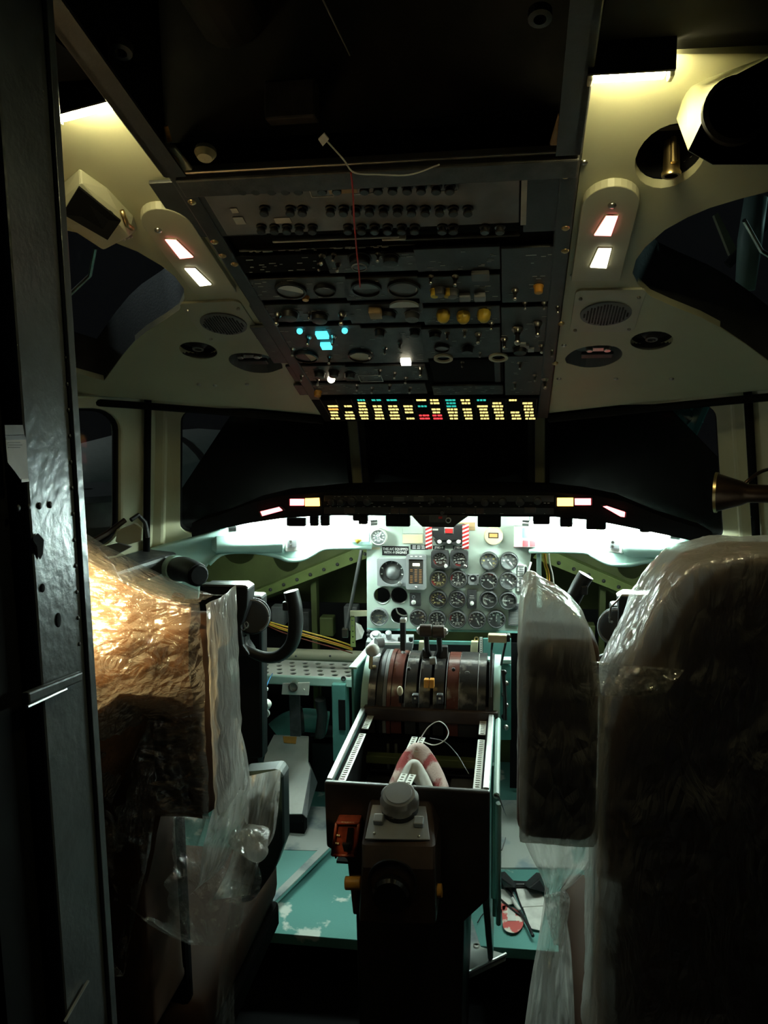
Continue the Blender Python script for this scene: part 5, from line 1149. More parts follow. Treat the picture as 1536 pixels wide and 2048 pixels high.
# ================================================================== OPEN CAVITIES BEHIND THE MISSING PILOT PANELS
for s, n in ((-1, 'left'), (1, 'right')):
    t = thing('nose_structure', 'green primed nose frame with a riveted diagonal beam, %s side' % n, 'airframe', (s*.6, 2.85, .8), 'nose frames')
    web = [(s*.18, 1.06), (s*.95, 1.06), (s*.95, .80), (s*.86, .72), (s*.74, .70), (s*.55, .77), (s*.30, .90), (s*.18, .95)]
    part('web', sheet(web, [circ(s*.60, .90, .055, .075), circ(s*.78, .90, .06, .05)], lambda a, b_, k: (a, 2.84+.004*k, b_), 0), CHROMATE, t)
    bm_ = [V((s*.74, 2.80, .715)), V((s*.74, 2.80, .745)), V((s*.30, 2.80, .935)), V((s*.27, 2.80, .90))]
    part('beam', B().prism(bm_, (0, .004, 0)), CHROMATE2, t, bevel=.001)
    part('beam_flange', B().prism([V((s*.74, 2.80, .745)), V((s*.30, 2.80, .935)), V((s*.30, 2.85, .940)), V((s*.74, 2.85, .750))], (0, 0, .003)), CHROMATE2, t)
    for k in range(9): q = bm_[0]+(bm_[3]-bm_[0])*(.08+.105*k)+V((0, -.002, .018)); part('rivet', B().ball(q, .0065, 10, 6), DARK2, t, smooth=True)
    part('lower_web', B().prism([V((s*.95, 2.9, .02)), V((s*.95, 2.9, .70)), V((s*.2, 2.9, .70)), V((s*.2, 2.9, .02))], (0, .004, 0)), MATBLACK, t)
    part('stringer', box2(min(s*.5, s*.52), max(s*.5, s*.52), 2.86, 2.90, .05, .8), CHROMATE, t)
    for k in range(5): part('relay', B().box((s*(.28+.09*k), 2.86, .64+.02*math.sin(k*2)), (.05, .05, .07+.02*(k % 2))), (DARK2, MIDGREY, CHROMATE)[k % 3], t, bevel=.004)
# black round air outlet at the left end of the surround
t = thing('air_outlet', 'black rubber air outlet at the left end of the panel surround', 'air vent', atY(375, 1145, 2.1))
a, c = atY(352, 1138, 2.12), atY(396, 1150, 2.04)
part('hose', B().tube(spline([a, a+(c-a)*.5+V((0, 0, .006)), c], 5), [.034]*5+[.032]*5+[.030], 18), BLACK, t, smooth='a'); part('mouth', B().tube([c, c+(c-a).normalized()*.008], [.031, .024], 18), MATBLACK, t, smooth='a')
part('collar', B().tube([a-(c-a)*.10, a+(c-a)*.10], .038, 20), TRIM, t, smooth='a')
# rod, bracket, tube rail
t = thing('push_rod', 'thin grey push rod standing behind the yoke, left of the panel', 'rod', atY(705, 1190, 2.52)); part('rod', B().tube([atY(723, 1100, 2.52), atY(692, 1262, 2.52)], .0055, 10), MIDGREY, t, smooth='a'); part('clevis', B().box(atY(691, 1265, 2.52), (.02, .02, .03)), STEEL, t, bevel=.002)
t = thing('drilled_bracket', 'pale bracket with drilled holes beside the push rod', 'bracket', atY(706, 1260, 2.46))
M = f_pan(706, 1262, 2.46)
part('upright', sheet([(-.008, -.05), (.008, -.05), (.006, .05), (-.006, .05)], [circ(0, -.036+.018*i, .0028, n=8) for i in range(5)], lambda a_, b_, k: M @ V((a_, b_, .004-.004*k)), 0), CHROMATE2, t)
part('arm', B().prism([(-.008, .046, 0), (.05, .05, 0), (.05, .068, 0), (-.008, .066, 0)], (0, 0, .004), M), CREAM, t, bevel=.001)
part('foil', B().hull([M @ V(p) for p in ((.008, -.03, 0), (.03, -.02, .01), (.026, .02, 0), (.01, .03, .006), (.036, .0, .0))]), PAPER, t)
zrail = atY(600, 1310, 2.74).z
o = part('tube_rail', B().tube([V((-.66, 2.74, zrail)), V((-.22, 2.74, zrail))], .022, 16), CREAM2, smooth='a'); tag(o, 'pale horizontal tube behind the perforated shelf', 'tube')
for x in (592, 660): part('bolt', B().ball(atY(x, 1312, 2.718), .004, 8, 6), MIDGREY, o, smooth=True)
for k, (mt, nm, dy) in enumerate(((YELLOW, 'bright yellow', 0), (AMBER, 'orange', 6), (YELLOW, 'second, lower yellow', 9), (REDBROWN, 'dark red', 16))):
    wire('harness_wire', nm+' wire sagging behind the left yoke', [atY(520, 1238+dy*.3, 2.60), atY(560, 1250+dy*.8, 2.58), atY(620, 1266+dy, 2.56), atY(670, 1280+dy, 2.56), atY(705, 1292+dy*.9, 2.57)], .0028 if k < 3 else .002, mt)
for k, (mt, nm, dx) in enumerate(((AMBER, 'orange', 0), (WHITE, 'white', 7), (YELLOW, 'yellow', -4))):
    wire('harness_wire', nm+' wire hanging right of the instrument panel', [atY(1090+dx, 1096, 2.43), atY(1092+dx, 1125, 2.46), atY(1098+dx, 1150, 2.48), atY(1097+dx*1.4, 1180, 2.48), atY(1091+dx, 1225, 2.5)], .0026, mt)
o = part('panel_post', B().prism([atY(*q, 2.405) for q in ((1073, 1090), (1082, 1090), (1084, 1215), (1073, 1215))], (0, .012, 0)), TRIM, bevel=.002); tag(o, 'pale teal upright post just right of the instrument panel', 'post')
# perforated shelves with a teal lip, and what hangs below
for s, n in ((-1, 'left'), (1, 'right')):
    p = atY(600, 1352, 2.50); zs = p.z; y1 = atZ(600, 1321, zs).y
    x0, x1 = (-.979, -.215) if s < 0 else (.26, .979)
    hs = []
    for j in range(4):
        yy = 2.522+(y1-2.535)*j/3.3
        i = 0
        while x0+.03+.046*i+.0115*(3-j) < x1-.02: hs.append(circ(x0+.03+.046*i+.0115*(3-j), yy, .0105, .0105, 14)); i += 1
    t = thing('perforated_shelf', 'pale perforated shelf with a teal front lip, %s of the console' % n, 'shelf', ((x0+x1)/2, 2.55, zs), 'perforated shelves')
    part('plate', sheet([(x0, 2.50), (x1, 2.50), (x1, y1), (x0, y1)], hs, lambda a_, b_, k: (a_, b_, zs-.004*k), 0), WHITE, t)
    part('front_lip', box2(x0, x1, 2.488, 2.502, zs-.028, zs+.002), TRIM, t, bevel=.004)
    part('lip_hole', B().lathe([(.008, 0), (.008, .003), (.005, .003), (.0045, -.002), (.0003, -.002)], 16, f_pan(687, 1357, 2.488) if s < 0 else f_pan(1240, 1365, 2.488)), DARK2, t)
t = thing('tube_bracket', 'pinkish bracket plate with an open tube end below the left shelf', 'bracket', atY(590, 1380, 2.30))
part('plate', B().prism([atY(*q, 2.47) for q in ((565, 1367), (619, 1365), (617, 1391), (563, 1389))], (0, .006, 0)), PAPER, t, bevel=.001)
part('tube', B().lathe([(.0155, -.06), (.0155, .012), (.0125, .012), (.012, -.03), (.0003, -.03)], 22, f_pan(588, 1372, 2.47, .002)), STEEL, t, smooth='a'); part('rivet', B().ball(atY(608, 1379, 2.468), .003, 8, 6), STEEL, t)
part('stem', box2(atY(580, 1400, 2.49).x, atY(600, 1400, 2.49).x, 2.48, 2.495, .36, atY(590, 1386, 2.49).z), DARK2, t)
t = thing('sensor_cap', 'small white cap on a blue wire beside the control column', 'sensor', atY(532, 1400, 2.2))
part('cap', B().lathe([(.014, 0), (.015, .012), (.010, .018), (.0003, .018)], 16, f_pan(534, 1407, 2.2)), WHITE, t, smooth='a'); part('lower_cap', B().lathe([(.012, 0), (.012, .008), (.0003, .009)], 16, f_pan(532, 1426, 2.2)), WHITE, t, smooth='a')
part('bulb', B().ball(atY(532, 1378, 2.2), .007, 10, 8), WHITE, t, smooth=True); part('wire', B().tube(spline([atY(545, 1347, 2.49), atY(538, 1360, 2.3), atY(532, 1378, 2.2), atY(533, 1400, 2.2)], 5), .0016, 6), mk('blue wire', (.05, .22, .5), .5), t, smooth=True)

# ================================================================== FLOOR AND RUDDER PEDAL AREA
fz = lambda px, py, z=.0: atZ(px, py, z)
o = part('floor_plate', sheet([(p.x, p.y) for p in [fz(*q, .035) for q in ((480, 1880), (548, 1806), (662, 1694), (662, 1640), (650, 1612), (420, 1612), (330, 1880))]], [], lambda a_, b_, k: (a_, b_, .035-.012*k), 0), mk('scuffed teal plate', (.16, .36, .33), .4, col2=(.50, .52, .16), vscale=5, wear=(.26, .30)), bevel=.003)
tag(o, 'raised teal floor plate with a yellow stain left of the pedestal', 'floor plate')
part('edge_strip', B().prism([fz(*q, .036) for q in ((548, 1806), (540, 1796), (648, 1690), (662, 1694))], (0, 0, .004)), GREYFLOOR, o, bevel=.001)
part('scuffed_area', B().prism([fz(*q, .0355) for q in ((560, 1700), (640, 1702), (662, 1690), (662, 1642), (650, 1614), (560, 1614))], (0, 0, .0015)), GREYFLOOR, o)
part('shaded_edge', B().prism([fz(548, 1806, .034), fz(662, 1694, .034), fz(662, 1694, .002), fz(548, 1806, .002)], (0, .004, 0)), MATBLACK, o)  # black strip paints in the shadow below the plate edge
t = thing('pedal_cover', 'white sloping rudder pedal cover on the left floor', 'cover', fz(590, 1630, .04))
pb = fz(603, 1626, .12); Yb = pb.y
tp = lambda px, py, k: atP(px, py, V((pb.x, Yb, .12)), V((0, -.62, .78)).normalized())
face = [tp(*q, 0) for q in ((548, 1469), (617, 1472), (616, 1524), (621, 1536), (604, 1628), (548, 1628), (520, 1560), (532, 1500))]
part('top', B().prism(face, (0, .004, -.006)), WHITE, t, bevel=.001)
part('side', B().prism([face[2], face[3], face[4], face[4]+V((.012, .0, -.012)), face[3]+V((.014, .02, -.06)), face[2]+V((.01, .03, -.08))], (.004, 0, 0)), MIDGREY, t)
part('front_slot', B().prism([face[4]+V((0, -.002, -.005)), face[5]+V((0, -.002, -.005)), face[5]+V((0, .0, -.03)), face[4]+V((0, .0, -.03))], (0, .01, 0)), MATBLACK, t)
part('brown_tape', B().prism([tp(*q, 0)+V((0, -.002, .003)) for q in ((566, 1474), (594, 1475), (592, 1489), (568, 1487))], (0, 0, .001)), AMBER, t)
part('stand', box2(face[5].x, face[4].x, pb.y+.02, pb.y+.06, .02, .12), MATBLACK, t)
t = thing('torque_tube', 'dark teal torque tube housing above the pedal cover', 'tube', atY(600, 1440, 2.75))
part('housing', B().tube(spline([atY(552, 1466, 2.72), atY(575, 1448, 2.74), atY(610, 1440, 2.76), atY(655, 1446, 2.78)], 5), .042, 18), TEAL, t, smooth='a')
part('ring', B().tube([atY(598, 1440, 2.745), atY(606, 1439, 2.75)], .047, 20), BLACK, t, smooth='a')
part('upright', B().box(atY(682, 1440, 2.5), (.045, .06, .26)), TEAL, t, bevel=.004); part('slot', B().box(atY(684, 1430, 2.468), (.022, .004, .10)), MATBLACK, t)
part('bracket', B().tube([atY(640, 1398, 2.6), atY(645, 1430, 2.62), atY(640, 1470, 2.66)], .018, 12), DARK, t, smooth='a')
t = thing('side_box', 'dark equipment box behind the pedal cover', 'box', atY(640, 1540, 2.9))
part('case', B().box(atY(655, 1540, 2.86), (.10, .08, .24)), BLACK, t, bevel=.006); part('lid', B().box(atY(655, 1462, 2.86), (.11, .09, .012)), DARK, t, bevel=.003)
# right floor: pale mat, wedge plate, litter
o = part('floor_mat', sheet([(p.x, p.y) for p in [fz(*q, .006) for q in ((1002, 1735), (1085, 1735), (1150, 1735), (1120, 1600), (1000, 1600))]], [], lambda a_, b_, k: (a_, b_, .006-.005*k), 0), mk('pale scuffed mat', (.50, .54, .50), .55, col2=(.28, .36, .40), vscale=7, wear=(.36, .46))); tag(o, 'pale scuffed floor sheet ahead of the litter, right of the pedestal', 'mat')
t = thing('wedge_plate', 'grey wedge plate with a bright edge at the front of the right floor', 'floor plate', fz(960, 1920))
wp = [fz(*q, .004) for q in ((922, 1952), (1012, 1908), (962, 1893), (930, 1796))]
part('plate', B().prism(wp, (0, 0, -.02)), GREYFLOOR, t, bevel=.002); part('edge', B().tube([wp[0], wp[1]], .005, 8), ALU, t, smooth='a')
part('bolt', B().lathe([(.008, 0), (.008, .006), (.004, .007), (.0035, .002)], 14, Matrix.Translation(fz(953, 1894, .004))), STEEL, t, smooth='a')
def flat(name, label, cat, pts, z, th, mat, bev=.0):
    o = part(name, B().prism([fz(*q, z) for q in pts], (0, 0, th)), mat, bevel=bev); return tag(o, label, cat)
flat('document', 'grey printed card lying half under the cables on the right floor', 'paper', ((1031, 1776), (1076, 1772), (1095, 1812), (1043, 1815)), .008, .002, PAPER)
flat('document', 'small pale card below the printed card on the right floor', 'paper', ((1046, 1816), (1092, 1813), (1080, 1862), (1062, 1858)), .006, .002, PAPER)
flat('document', 'pale folded sheet left of the cables on the right floor', 'paper', ((992, 1784), (1020, 1772), (1036, 1808), (1002, 1812)), .006, .002, PAPER)
t = thing('black_pouch', 'black open pouch with raised flaps on the right floor', 'bag', fz(1040, 1760))
part('base', B().prism([fz(*q, .012) for q in ((998, 1766), (1085, 1770), (1100, 1788), (1078, 1776), (1002, 1776))], (0, 0, .012)), BLACK, t, bevel=.004)
part('flap', B().hull([fz(*q, .02) for q in ((1000, 1744), (1010, 1742), (1034, 1768), (1008, 1776))]+[fz(*q, .05) for q in ((1002, 1756), (1030, 1776))]), BLACK, t, bevel=.004)
part('flap', B().hull([fz(*q, .02) for q in ((1046, 1768), (1072, 1744), (1083, 1746), (1094, 1786), (1080, 1776))]+[fz(*q, .05) for q in ((1078, 1758), (1056, 1776))]), BLACK, t, bevel=.004)
rt = mk('red and cream tag', (.55, .10, .09), .5, col2=(.72, .66, .58), vscale=22, wear=(.45, .5))
flat('warning_tag', 'red and cream tag beside the black cable on the right floor', 'tag', ((986, 1797), (1000, 1796), (1016, 1806), (1014, 1822), (988, 1818)), .008, .002, rt)
o = part('warning_tag', sheet([(p.x, p.y) for p in spline([fz(*q, .010) for q in ((1004, 1812), (1018, 1812), (1044, 1828), (1046, 1850), (1034, 1864), (1018, 1864), (1006, 1852), (1004, 1812))], 4)[:-1]], [], lambda a_, b_, k: (a_, b_, .010-.002*k), 0), rt); tag(o, 'large round-ended red and cream tag on the right floor', 'tag')
part('paper_strip', B().prism([fz(*q, .0105) for q in ((1016, 1814), (1030, 1822), (1032, 1842), (1015, 1842))], (0, 0, .001)), PAPER, o)
wire('black_cable', 'thick black cable lying across the right floor', [fz(x, y, .016) for x, y in ((1012, 1776), (1024, 1792), (1034, 1812), (1046, 1834), (1056, 1850), (1066, 1872))], .0045, BLACK, 'cable')
wire('black_cable', 'thin black cable crossing the cards on the right floor', [fz(x, y, .014) for x, y in ((1028, 1776), (1034, 1792), (1042, 1812), (1048, 1830), (1034, 1826), (1010, 1806), (992, 1790))], .0026, BLACK, 'cable')
wire('thin_cord', 'thin dark cord curling over the teal floor by the wedge plate', [fz(x, y, .006) for x, y in ((955, 1845), (966, 1828), (980, 1820), (1000, 1822), (1030, 1826), (1044, 1830))], .0014, BLACK, 'cord')
o = part('marker_pen', B().tube([fz(1025, 1796, .02), fz(1031, 1808, .02), fz(1040, 1820, .02)], [.004, .006, .0045], 10), WHITE, smooth=True); tag(o, 'short white marker lying on the cables', 'pen')
# ================================================================== CONTROL YOKES
def yoke(s, n):
    Y = 1.96; X = (lambda p: p) 
    t = thing('control_yoke', 'black control yoke behind the wrapped %s seat' % n, 'yoke', (s*.48, Y, 0))
    mx = lambda p: p if s < 0 else V((-p.x, p.y, p.z))
    A = lambda px, py, Yy: mx(atY(px, py, Yy))
    part('column', B().prism([A(474, 1190, Y+.06), A(524, 1192, Y+.06), A(526, 1520, Y+.10), A(474, 1520, Y+.10)], (0, .05, 0)), BLACK, t, bevel=.008)
    cb = A(500, 1515, Y+.12); part('column_foot', box2(cb.x-.03, cb.x+.03, Y+.10, Y+.15, .0, cb.z+.02), BLACK, t, bevel=.004)
    part('drum', B().cyl(A(506, 1232, Y), A(506, 1232, Y+.09), .046, n=28), BLACK, t, smooth='a', bevel=.004)
    part('drum_rim', B().tube([A(506, 1232, Y-.002)+V((.041*math.cos(a), 0, .041*math.sin(a))) for a in [2*PI*i/32 for i in range(33)]], .003, 6), GREY, t, smooth=True)
    part('hub', B().prism([A(405, 1171, Y-.03), A(484, 1171, Y-.03), A(496, 1178, Y-.03), A(494, 1215, Y-.03), A(482, 1256, Y-.03), A(486, 1290, Y-.03), A(500, 1311, Y-.03), A(445, 1316, Y-.03), A(405, 1300, Y-.03)], (0, .06, 0)), BLACK, t, bevel=.005)
    part('clip_plate', B().prism([A(404, 1169, Y-.035), A(490, 1170, Y-.035), A(498, 1175, Y-.035), A(404, 1173, Y-.035)], (0, .03, 0)), STEEL, t, bevel=.001)
    hp = [A(484, 1272, Y-.01), A(488, 1292, Y-.01), A(506, 1306, Y-.01), A(535, 1315, Y-.01), A(562, 1310, Y-.01), A(583, 1288, Y-.01), A(591, 1255, Y-.01), A(590, 1220, Y-.01), A(586, 1198, Y-.01), A(582, 1182, Y-.01)]
    if s > 0: hp = [mx(A(484, 1272, Y-.01)) if False else atY(*q, Y-.01) for q in ((1240, 1300), (1200, 1320), (1165, 1322), (1140, 1306), (1128, 1280), (1126, 1250), (1134, 1222), (1148, 1194), (1160, 1170), (1172, 1150))]
    part('horn', B().tube(spline(hp, 5), [.012]*10+[.013+.006*min(1, i/22) for i in range(36)], 16), BLACK, t, smooth='a')
    part('trigger', B().box(A(572, 1212, Y-.025) if s < 0 else atY(1168, 1180, Y-.025), (.016, .014, .022)), BLACK, t, bevel=.003)
    hp2 = [A(440, 1300, Y-.01), A(420, 1315, Y-.01), A(390, 1318, Y-.01), A(362, 1300, Y-.01), A(350, 1265, Y-.01), A(350, 1225, Y-.01), A(358, 1190, Y-.01)]
    part('horn', B().tube(spline(hp2, 5), .016, 16), BLACK, t, smooth='a')
    for q in ((486, 1254), (492, 1250)): part('ring_clip', B().tube([A(*q, Y-.035)+V((.006*math.cos(a), 0, .008*math.sin(a))) for a in [2*PI*i/14 for i in range(15)]], .0016, 6), STEEL, t)
    part('button', B().lathe([(.011, 0), (.011, .006), (.0003, .007)], 16, f_pan(1262, 1215, Y-.034) if s > 0 else frame(A(460, 1215, Y-.03), HX, HZ)), DARK2, t, smooth='a')
    return t
yoke(-1, 'left'); yoke(1, 'right')
# yoke clipboard seen beside the right headrest
t = thing('chart_clip', 'black chart holder with a bent steel wire frame on the right yoke', 'clipboard', atY(1255, 1215, 1.80))
part('board', B().prism([atY(*q, 1.912) for q in ((1240, 1193), (1300, 1192), (1300, 1260), (1236, 1260), (1238, 1200))], (0, .012, 0)), BLACK, t, bevel=.002)
part('frame', B().tube([atY(*q, 1.908) for q in ((1300, 1191), (1243, 1191), (1238, 1198), (1222, 1214), (1219, 1234), (1219, 1242))], .0022, 8), STEEL, t, smooth='a')
for q in ((1219, 1235), (1220, 1243), (1224, 1244)): part('bead', B().ball(atY(*q, 1.908), .003, 8, 6), STEEL, t, smooth=True)
# ================================================================== PILOT SEATS WRAPPED IN PLASTIC
def tex(name, size):
    t = bpy.data.textures.new(name, 'CLOUDS'); t.noise_scale = size; t.noise_depth = 3; return t
T1, T2 = tex('creases', .05), tex('folds', .16)
def wrap(o, vox, amp, amp2, it=6):
    md = o.modifiers.new('re', 'REMESH'); md.mode = 'VOXEL'; md.voxel_size = vox; md.use_smooth_shade = True
    md = o.modifiers.new('sm', 'SMOOTH'); md.iterations = it; md.factor = .6
    for tx, a in ((T2, amp2), (T1, amp)):
        if a: md = o.modifiers.new('d', 'DISPLACE'); md.texture = tx; md.strength = a; md.mid_level = .5; md.texture_coords = 'GLOBAL'
def soft(o, lv=2):
    md = o.modifiers.new('sub', 'SUBSURF'); md.levels = lv; md.render_levels = lv
ARMM = mk('dark brown armrest leather', (.07, .030, .014), .6, var=.3)
def seat(s, n):
    t = thing('pilot_seat', 'dark brown %s pilot seat wrapped in clear plastic' % n, 'seat', (s*.52, 1.25, -.2))
    X = lambda x: s*x
    sil = [(.325, .50), (.325, 1.02), (.334, 1.065), (.36, 1.12), (.395, 1.20), (.425, 1.236), (.48, 1.252), (.56, 1.252), (.62, 1.236), (.655, 1.20), (.69, 1.13), (.715, 1.10), (.725, 1.06), (.725, .50)]
    sb = part('seat_back', sheet([(X(a), z) for a, z in sil], [], lambda a, b_, k: (a, 1.04+.13*k+.02*(1.1-b_), b_), 0, grid=.06), BROWN if s > 0 else ARMM, t, bevel=.045, seg=5)  # left back is a darker copy; its shade is put into the colour
    wrap(sb, .012, .0, .0, 3)
    part('armrest', B().box((X(.262), 1.108, .995), (.104 if s > 0 else .092, .11, .282)), ARMM, t, bevel=.022, seg=4, smooth=True)
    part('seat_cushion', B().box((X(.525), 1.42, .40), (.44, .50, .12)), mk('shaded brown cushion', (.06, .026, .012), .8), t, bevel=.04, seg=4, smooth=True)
    part('seat_pan', B().box((X(.525), 1.40, .31), (.44, .50, .06)), MATBLACK, t, bevel=.01)
    part('pedestal_base', B().box((X(.54), 1.36, .04), (.26, .36, .48)), BLACK, t, bevel=.01)
    part('back_shell', B().box((X(.525), 1.20, .62), (.40, .03, .44)), MATBLACK, t, bevel=.01)
    return t
SL, SR = seat(-1, 'left'), seat(1, 'right')
# right seat: a close wrap round armrest, shoulder and headrest
def pillow(sil, y0, y1, s):
    return sheet([(s*a, z) for a, z in sil], [], lambda a, b_, k: (a, y0+(y1-y0)*k, b_), 0, grid=.05)
f = part('wrapping', pillow([(.313, .52), (.314, 1.01), (.322, 1.065), (.347, 1.125), (.380, 1.203), (.412, 1.240), (.475, 1.255), (.57, 1.255), (.635, 1.25), (.67, 1.21), (.705, 1.14), (.735, 1.10), (.74, 1.05), (.74, .52)], 1.028, 1.19, 1), FILM3, SR)
f['label'] = 'clear plastic over the backrest and headrest'; wrap(f, .009, .009, .014, 4)
ar = [(.213, .852), (.210, 1.14), (.214, 1.195), (.226, 1.210), (.24, 1.196), (.262, 1.186), (.282, 1.172), (.300, 1.150), (.312, 1.10), (.316, 1.05), (.335, 1.0), (.335, .93), (.318, .88), (.314, .852)]
f = part('armrest_wrapping', pillow(ar, 1.048, 1.172, 1), FILM3, SR); f['label'] = 'clear plastic over the raised armrest'; wrap(f, .008, .007, .009, 2)
# left seat: the wrap is stretched from headrest to armrest and bags out to the rear
b = B()
def lf(u, v):
    x = -.219-.40*u                                       # inboard to outboard
    top = 1.172+.10*min(1, max(0, (u-.05)/.55))**1.3
    z = top-(top-(.86 if u < .2 else max(.60, .86-1.6*(u-.2))))*v
    bag = math.sin(PI*min(1, (v/.56)**.9)) if v < .56 else 0
    y = 1.048-.16*min(1, u*3.2)*bag*(1-.15*u)
    k = .010*noise.noise(V((x*14, z*10, 3)))+.006*noise.noise(V((x*40+z*22, z*26-x*18, 8)))+.004*noise.noise(V((x*90, z*60, 5)))
    return V((x, y-k, z+.4*k))
b.grid(lf, 90, 90)
f = part('wrapping', b, FILM, SL, smooth=True); f['label'] = 'creased clear plastic bagging out behind the backrest'
b = B(); b.grid(lambda u, v: lf(.045+.955*u, v)+V((0, .016+.004*math.sin(u*20), -.010)), 50, 50)
part('fleece_cover', b, BROWN, SL, smooth=True)
b = B(); b.grid(lambda u, v: V((-.624+.40*u, 1.048+.13*v, 1.172+.10*min(1, max(0, (.95-u)/.55))**1.3-.02*v*v+.004*noise.noise(V((u*9, v*9, 2))))), 40, 12)
part('top_wrapping', b, FILM, SL, smooth=True)
b = B(); b.grid(lambda u, v: V((-.204+.003*noise.noise(V((u*5, v*14, 4)))-.006*math.cos(PI*u)**2, 1.045+.125*u, 1.172-.312*v)), 24, 50)
part('side_wrapping', b, FILM2, SL, smooth=True)
def drape(name, parent, L, R, YL, YR, rip, fr, mat=FILM2, nu=36, nv=60, seed=1):
    sl = spline([V((a, c, 0)) for a, c in L], 8); sr = spline([V((a, c, 0)) for a, c in R], 8); b = B()
    def at(l, v): i = v*(len(l)-1); k = min(int(i), len(l)-2); return l[k]*(1-i+k)+l[k+1]*(i-k)
    def fn(u, v):
        a, c = at(sl, v), at(sr, v); q = a*(1-u)+c*u
        Y = YL*(1-u)+YR*u+rip*(.6*math.sin(u*fr+3*noise.noise(V((u*2, v*3, seed))))+.9*noise.noise(V((u*7, v*4, seed+5)))+.5*noise.noise(V((u*17+v*5, v*11, seed+9))))
        return atY(q.x, q.y, Y)
    b.grid(fn, nu, nv); o = part(name, b, mat, parent, smooth=True); return o
part('side_shield', B().prism([atY(*q, 1.36) for q in ((480, 1548), (556, 1541), (565, 1556), (567, 1690), (548, 1742), (505, 1805), (480, 1810))], (0, .05, 0)), mk('dark teal shield', (.014, .03, .03), .4), SL, bevel=.008)
drape('hanging_wrap', SL, [(448, 1440), (446, 1540), (436, 1600), (425, 1660)], [(474, 1436), (492, 1500), (500, 1570), (496, 1650)], 1.20, 1.27, .020, 7, seed=2)
drape('hanging_wrap', SL, [(498, 1552), (490, 1620), (470, 1690), (455, 1740), (425, 1800)], [(562, 1538), (558, 1600), (548, 1670), (520, 1720), (500, 1790)], 1.30, 1.33, .022, 9, seed=3)
drape('hanging_wrap', SL, [(436, 1580), (420, 1640), (405, 1700), (398, 1765), (380, 1790)], [(500, 1580), (490, 1640), (470, 1690), (440, 1740), (400, 1770)], 1.16, 1.24, .024, 8, seed=4)
drape('skirt_wrap', SL, [(190, 1600), (200, 1690), (230, 1780), (300, 1850), (380, 1890)], [(470, 1640), (520, 1740), (516, 1790), (490, 1840), (440, 1892)], 1.04, 1.26, .034, 5, FILM_CLEAR, 50, 70, seed=6)
b = B()
kn = atY(505, 1685, 1.25)
b.ball(kn, .030, 28, 18, (1.2, 1, .75)); 
for i, v_ in enumerate(b.v): b.v[i] = v_+(v_-kn)*(.55*noise.noise((v_-kn)*45))
part('knot', b, FILM2, SL, smooth=True)['label'] = 'twisted knot of plastic'
drape('hanging_wrap', SL, [(462, 1760), (455, 1840), (440, 1930), (430, 2048)], [(500, 1770), (482, 1850), (470, 1940), (470, 2048)], 1.22, 1.25, .02, 5, FILM_CLEAR, seed=11)
drape('hanging_wrap', SR, [(1040, 1660), (1058, 1704), (1086, 1762), (1088, 1795), (1076, 1880), (1062, 1960), (1048, 2060)], [(1200, 1660), (1190, 1720), (1150, 1765), (1128, 1795), (1140, 1880), (1146, 1960), (1150, 2060)], 1.16, 1.12, .028, 7, FILM3, seed=7)
drape('hanging_wrap', SR, [(1088, 1790), (1092, 1830), (1100, 1860), (1108, 1890)], [(1130, 1780), (1140, 1800), (1134, 1850), (1126, 1892)], 1.10, 1.10, .022, 6, seed=8)
drape('fold', SR, [(1180, 1322), (1186, 1350), (1190, 1392)], [(1370, 1340), (1352, 1362), (1330, 1390)], 1.018, 1.012, .014, 9, FILM, 40, 14, seed=15)
# ================================================================== DOOR JAMB AND NEAR FITTINGS
jb = struct('wall_door_jamb', box2(-.250, -.220, .665, .752, -.2, 2.1), JAMB, bevel=.003)
struct('wall_back_left', box2(-.98, -.235, .60, .672, -.2, 2.1), MATBLACK)
part('edge_angle', box2(-.222, -.216, .742, .754, -.2, 2.1), JAMB, jb, bevel=.001)
jx = lambda px, py, x=-.2195: atX(px, py, x)
for py in list(range(300, 1330, 52)): 
    e = 120+(py-240)*.0465; part('rivet', B().ball(jx(e-10, py), .0022, 8, 6, (.6, 1, 1)), JAMB, jb, smooth=True)
for px in (36, 57, 79, 100): part('rivet', B().ball(jx(px, 1016-(px-36)*.1), .0032, 10, 6, (.5, 1, 1)), BLACK, jb, smooth=True)
part('torn_hole', B().hull([jx(*q, -.2188) for q in ((66, 1075), (76, 1066), (88, 1080), (86, 1108), (80, 1120), (72, 1105))]+[jx(77, 1090, -.222)]), MATBLACK, jb)
part('torn_flap', B().hull([jx(*q, -.2186) for q in ((66, 1080), (70, 1100), (76, 1110))]+[jx(74, 1092, -.2160)]), STEEL, jb)
part('hole', B().ball(jx(85, 1176), .004, 12, 8, (.3, 1, 1)), MATBLACK, jb, smooth=True); part('dent', B().ball(jx(117, 1240), .007, 12, 8, (.12, .7, 1)), MATBLACK, jb, smooth=True)
part('ledge', B().prism([jx(40, 1385), jx(152, 1342), jx(150, 1362), jx(42, 1408)], (.008, 0, 0)), JAMB, jb, bevel=.002); part('ledge_edge', B().tube([jx(54, 1414, -.213), jx(132, 1378, -.213)], .0016, 6), ALU, jb)
part('bright_streak', B().tube([jx(128, 2045, -.217), jx(176, 1962, -.217)], .0016, 6), ALU, jb)
st_ = mk('torn sticker', (.42, .38, .35), .5, var=.2, vscale=40)
t = part('sticker', B().prism([jx(*q, -.2186) for q in ((10, 880), (51, 879), (56, 962), (42, 962), (30, 945), (14, 925))], (.0006, 0, 0)), st_); tag(t, 'torn pale sticker with a brown band on the door jamb', 'sticker')
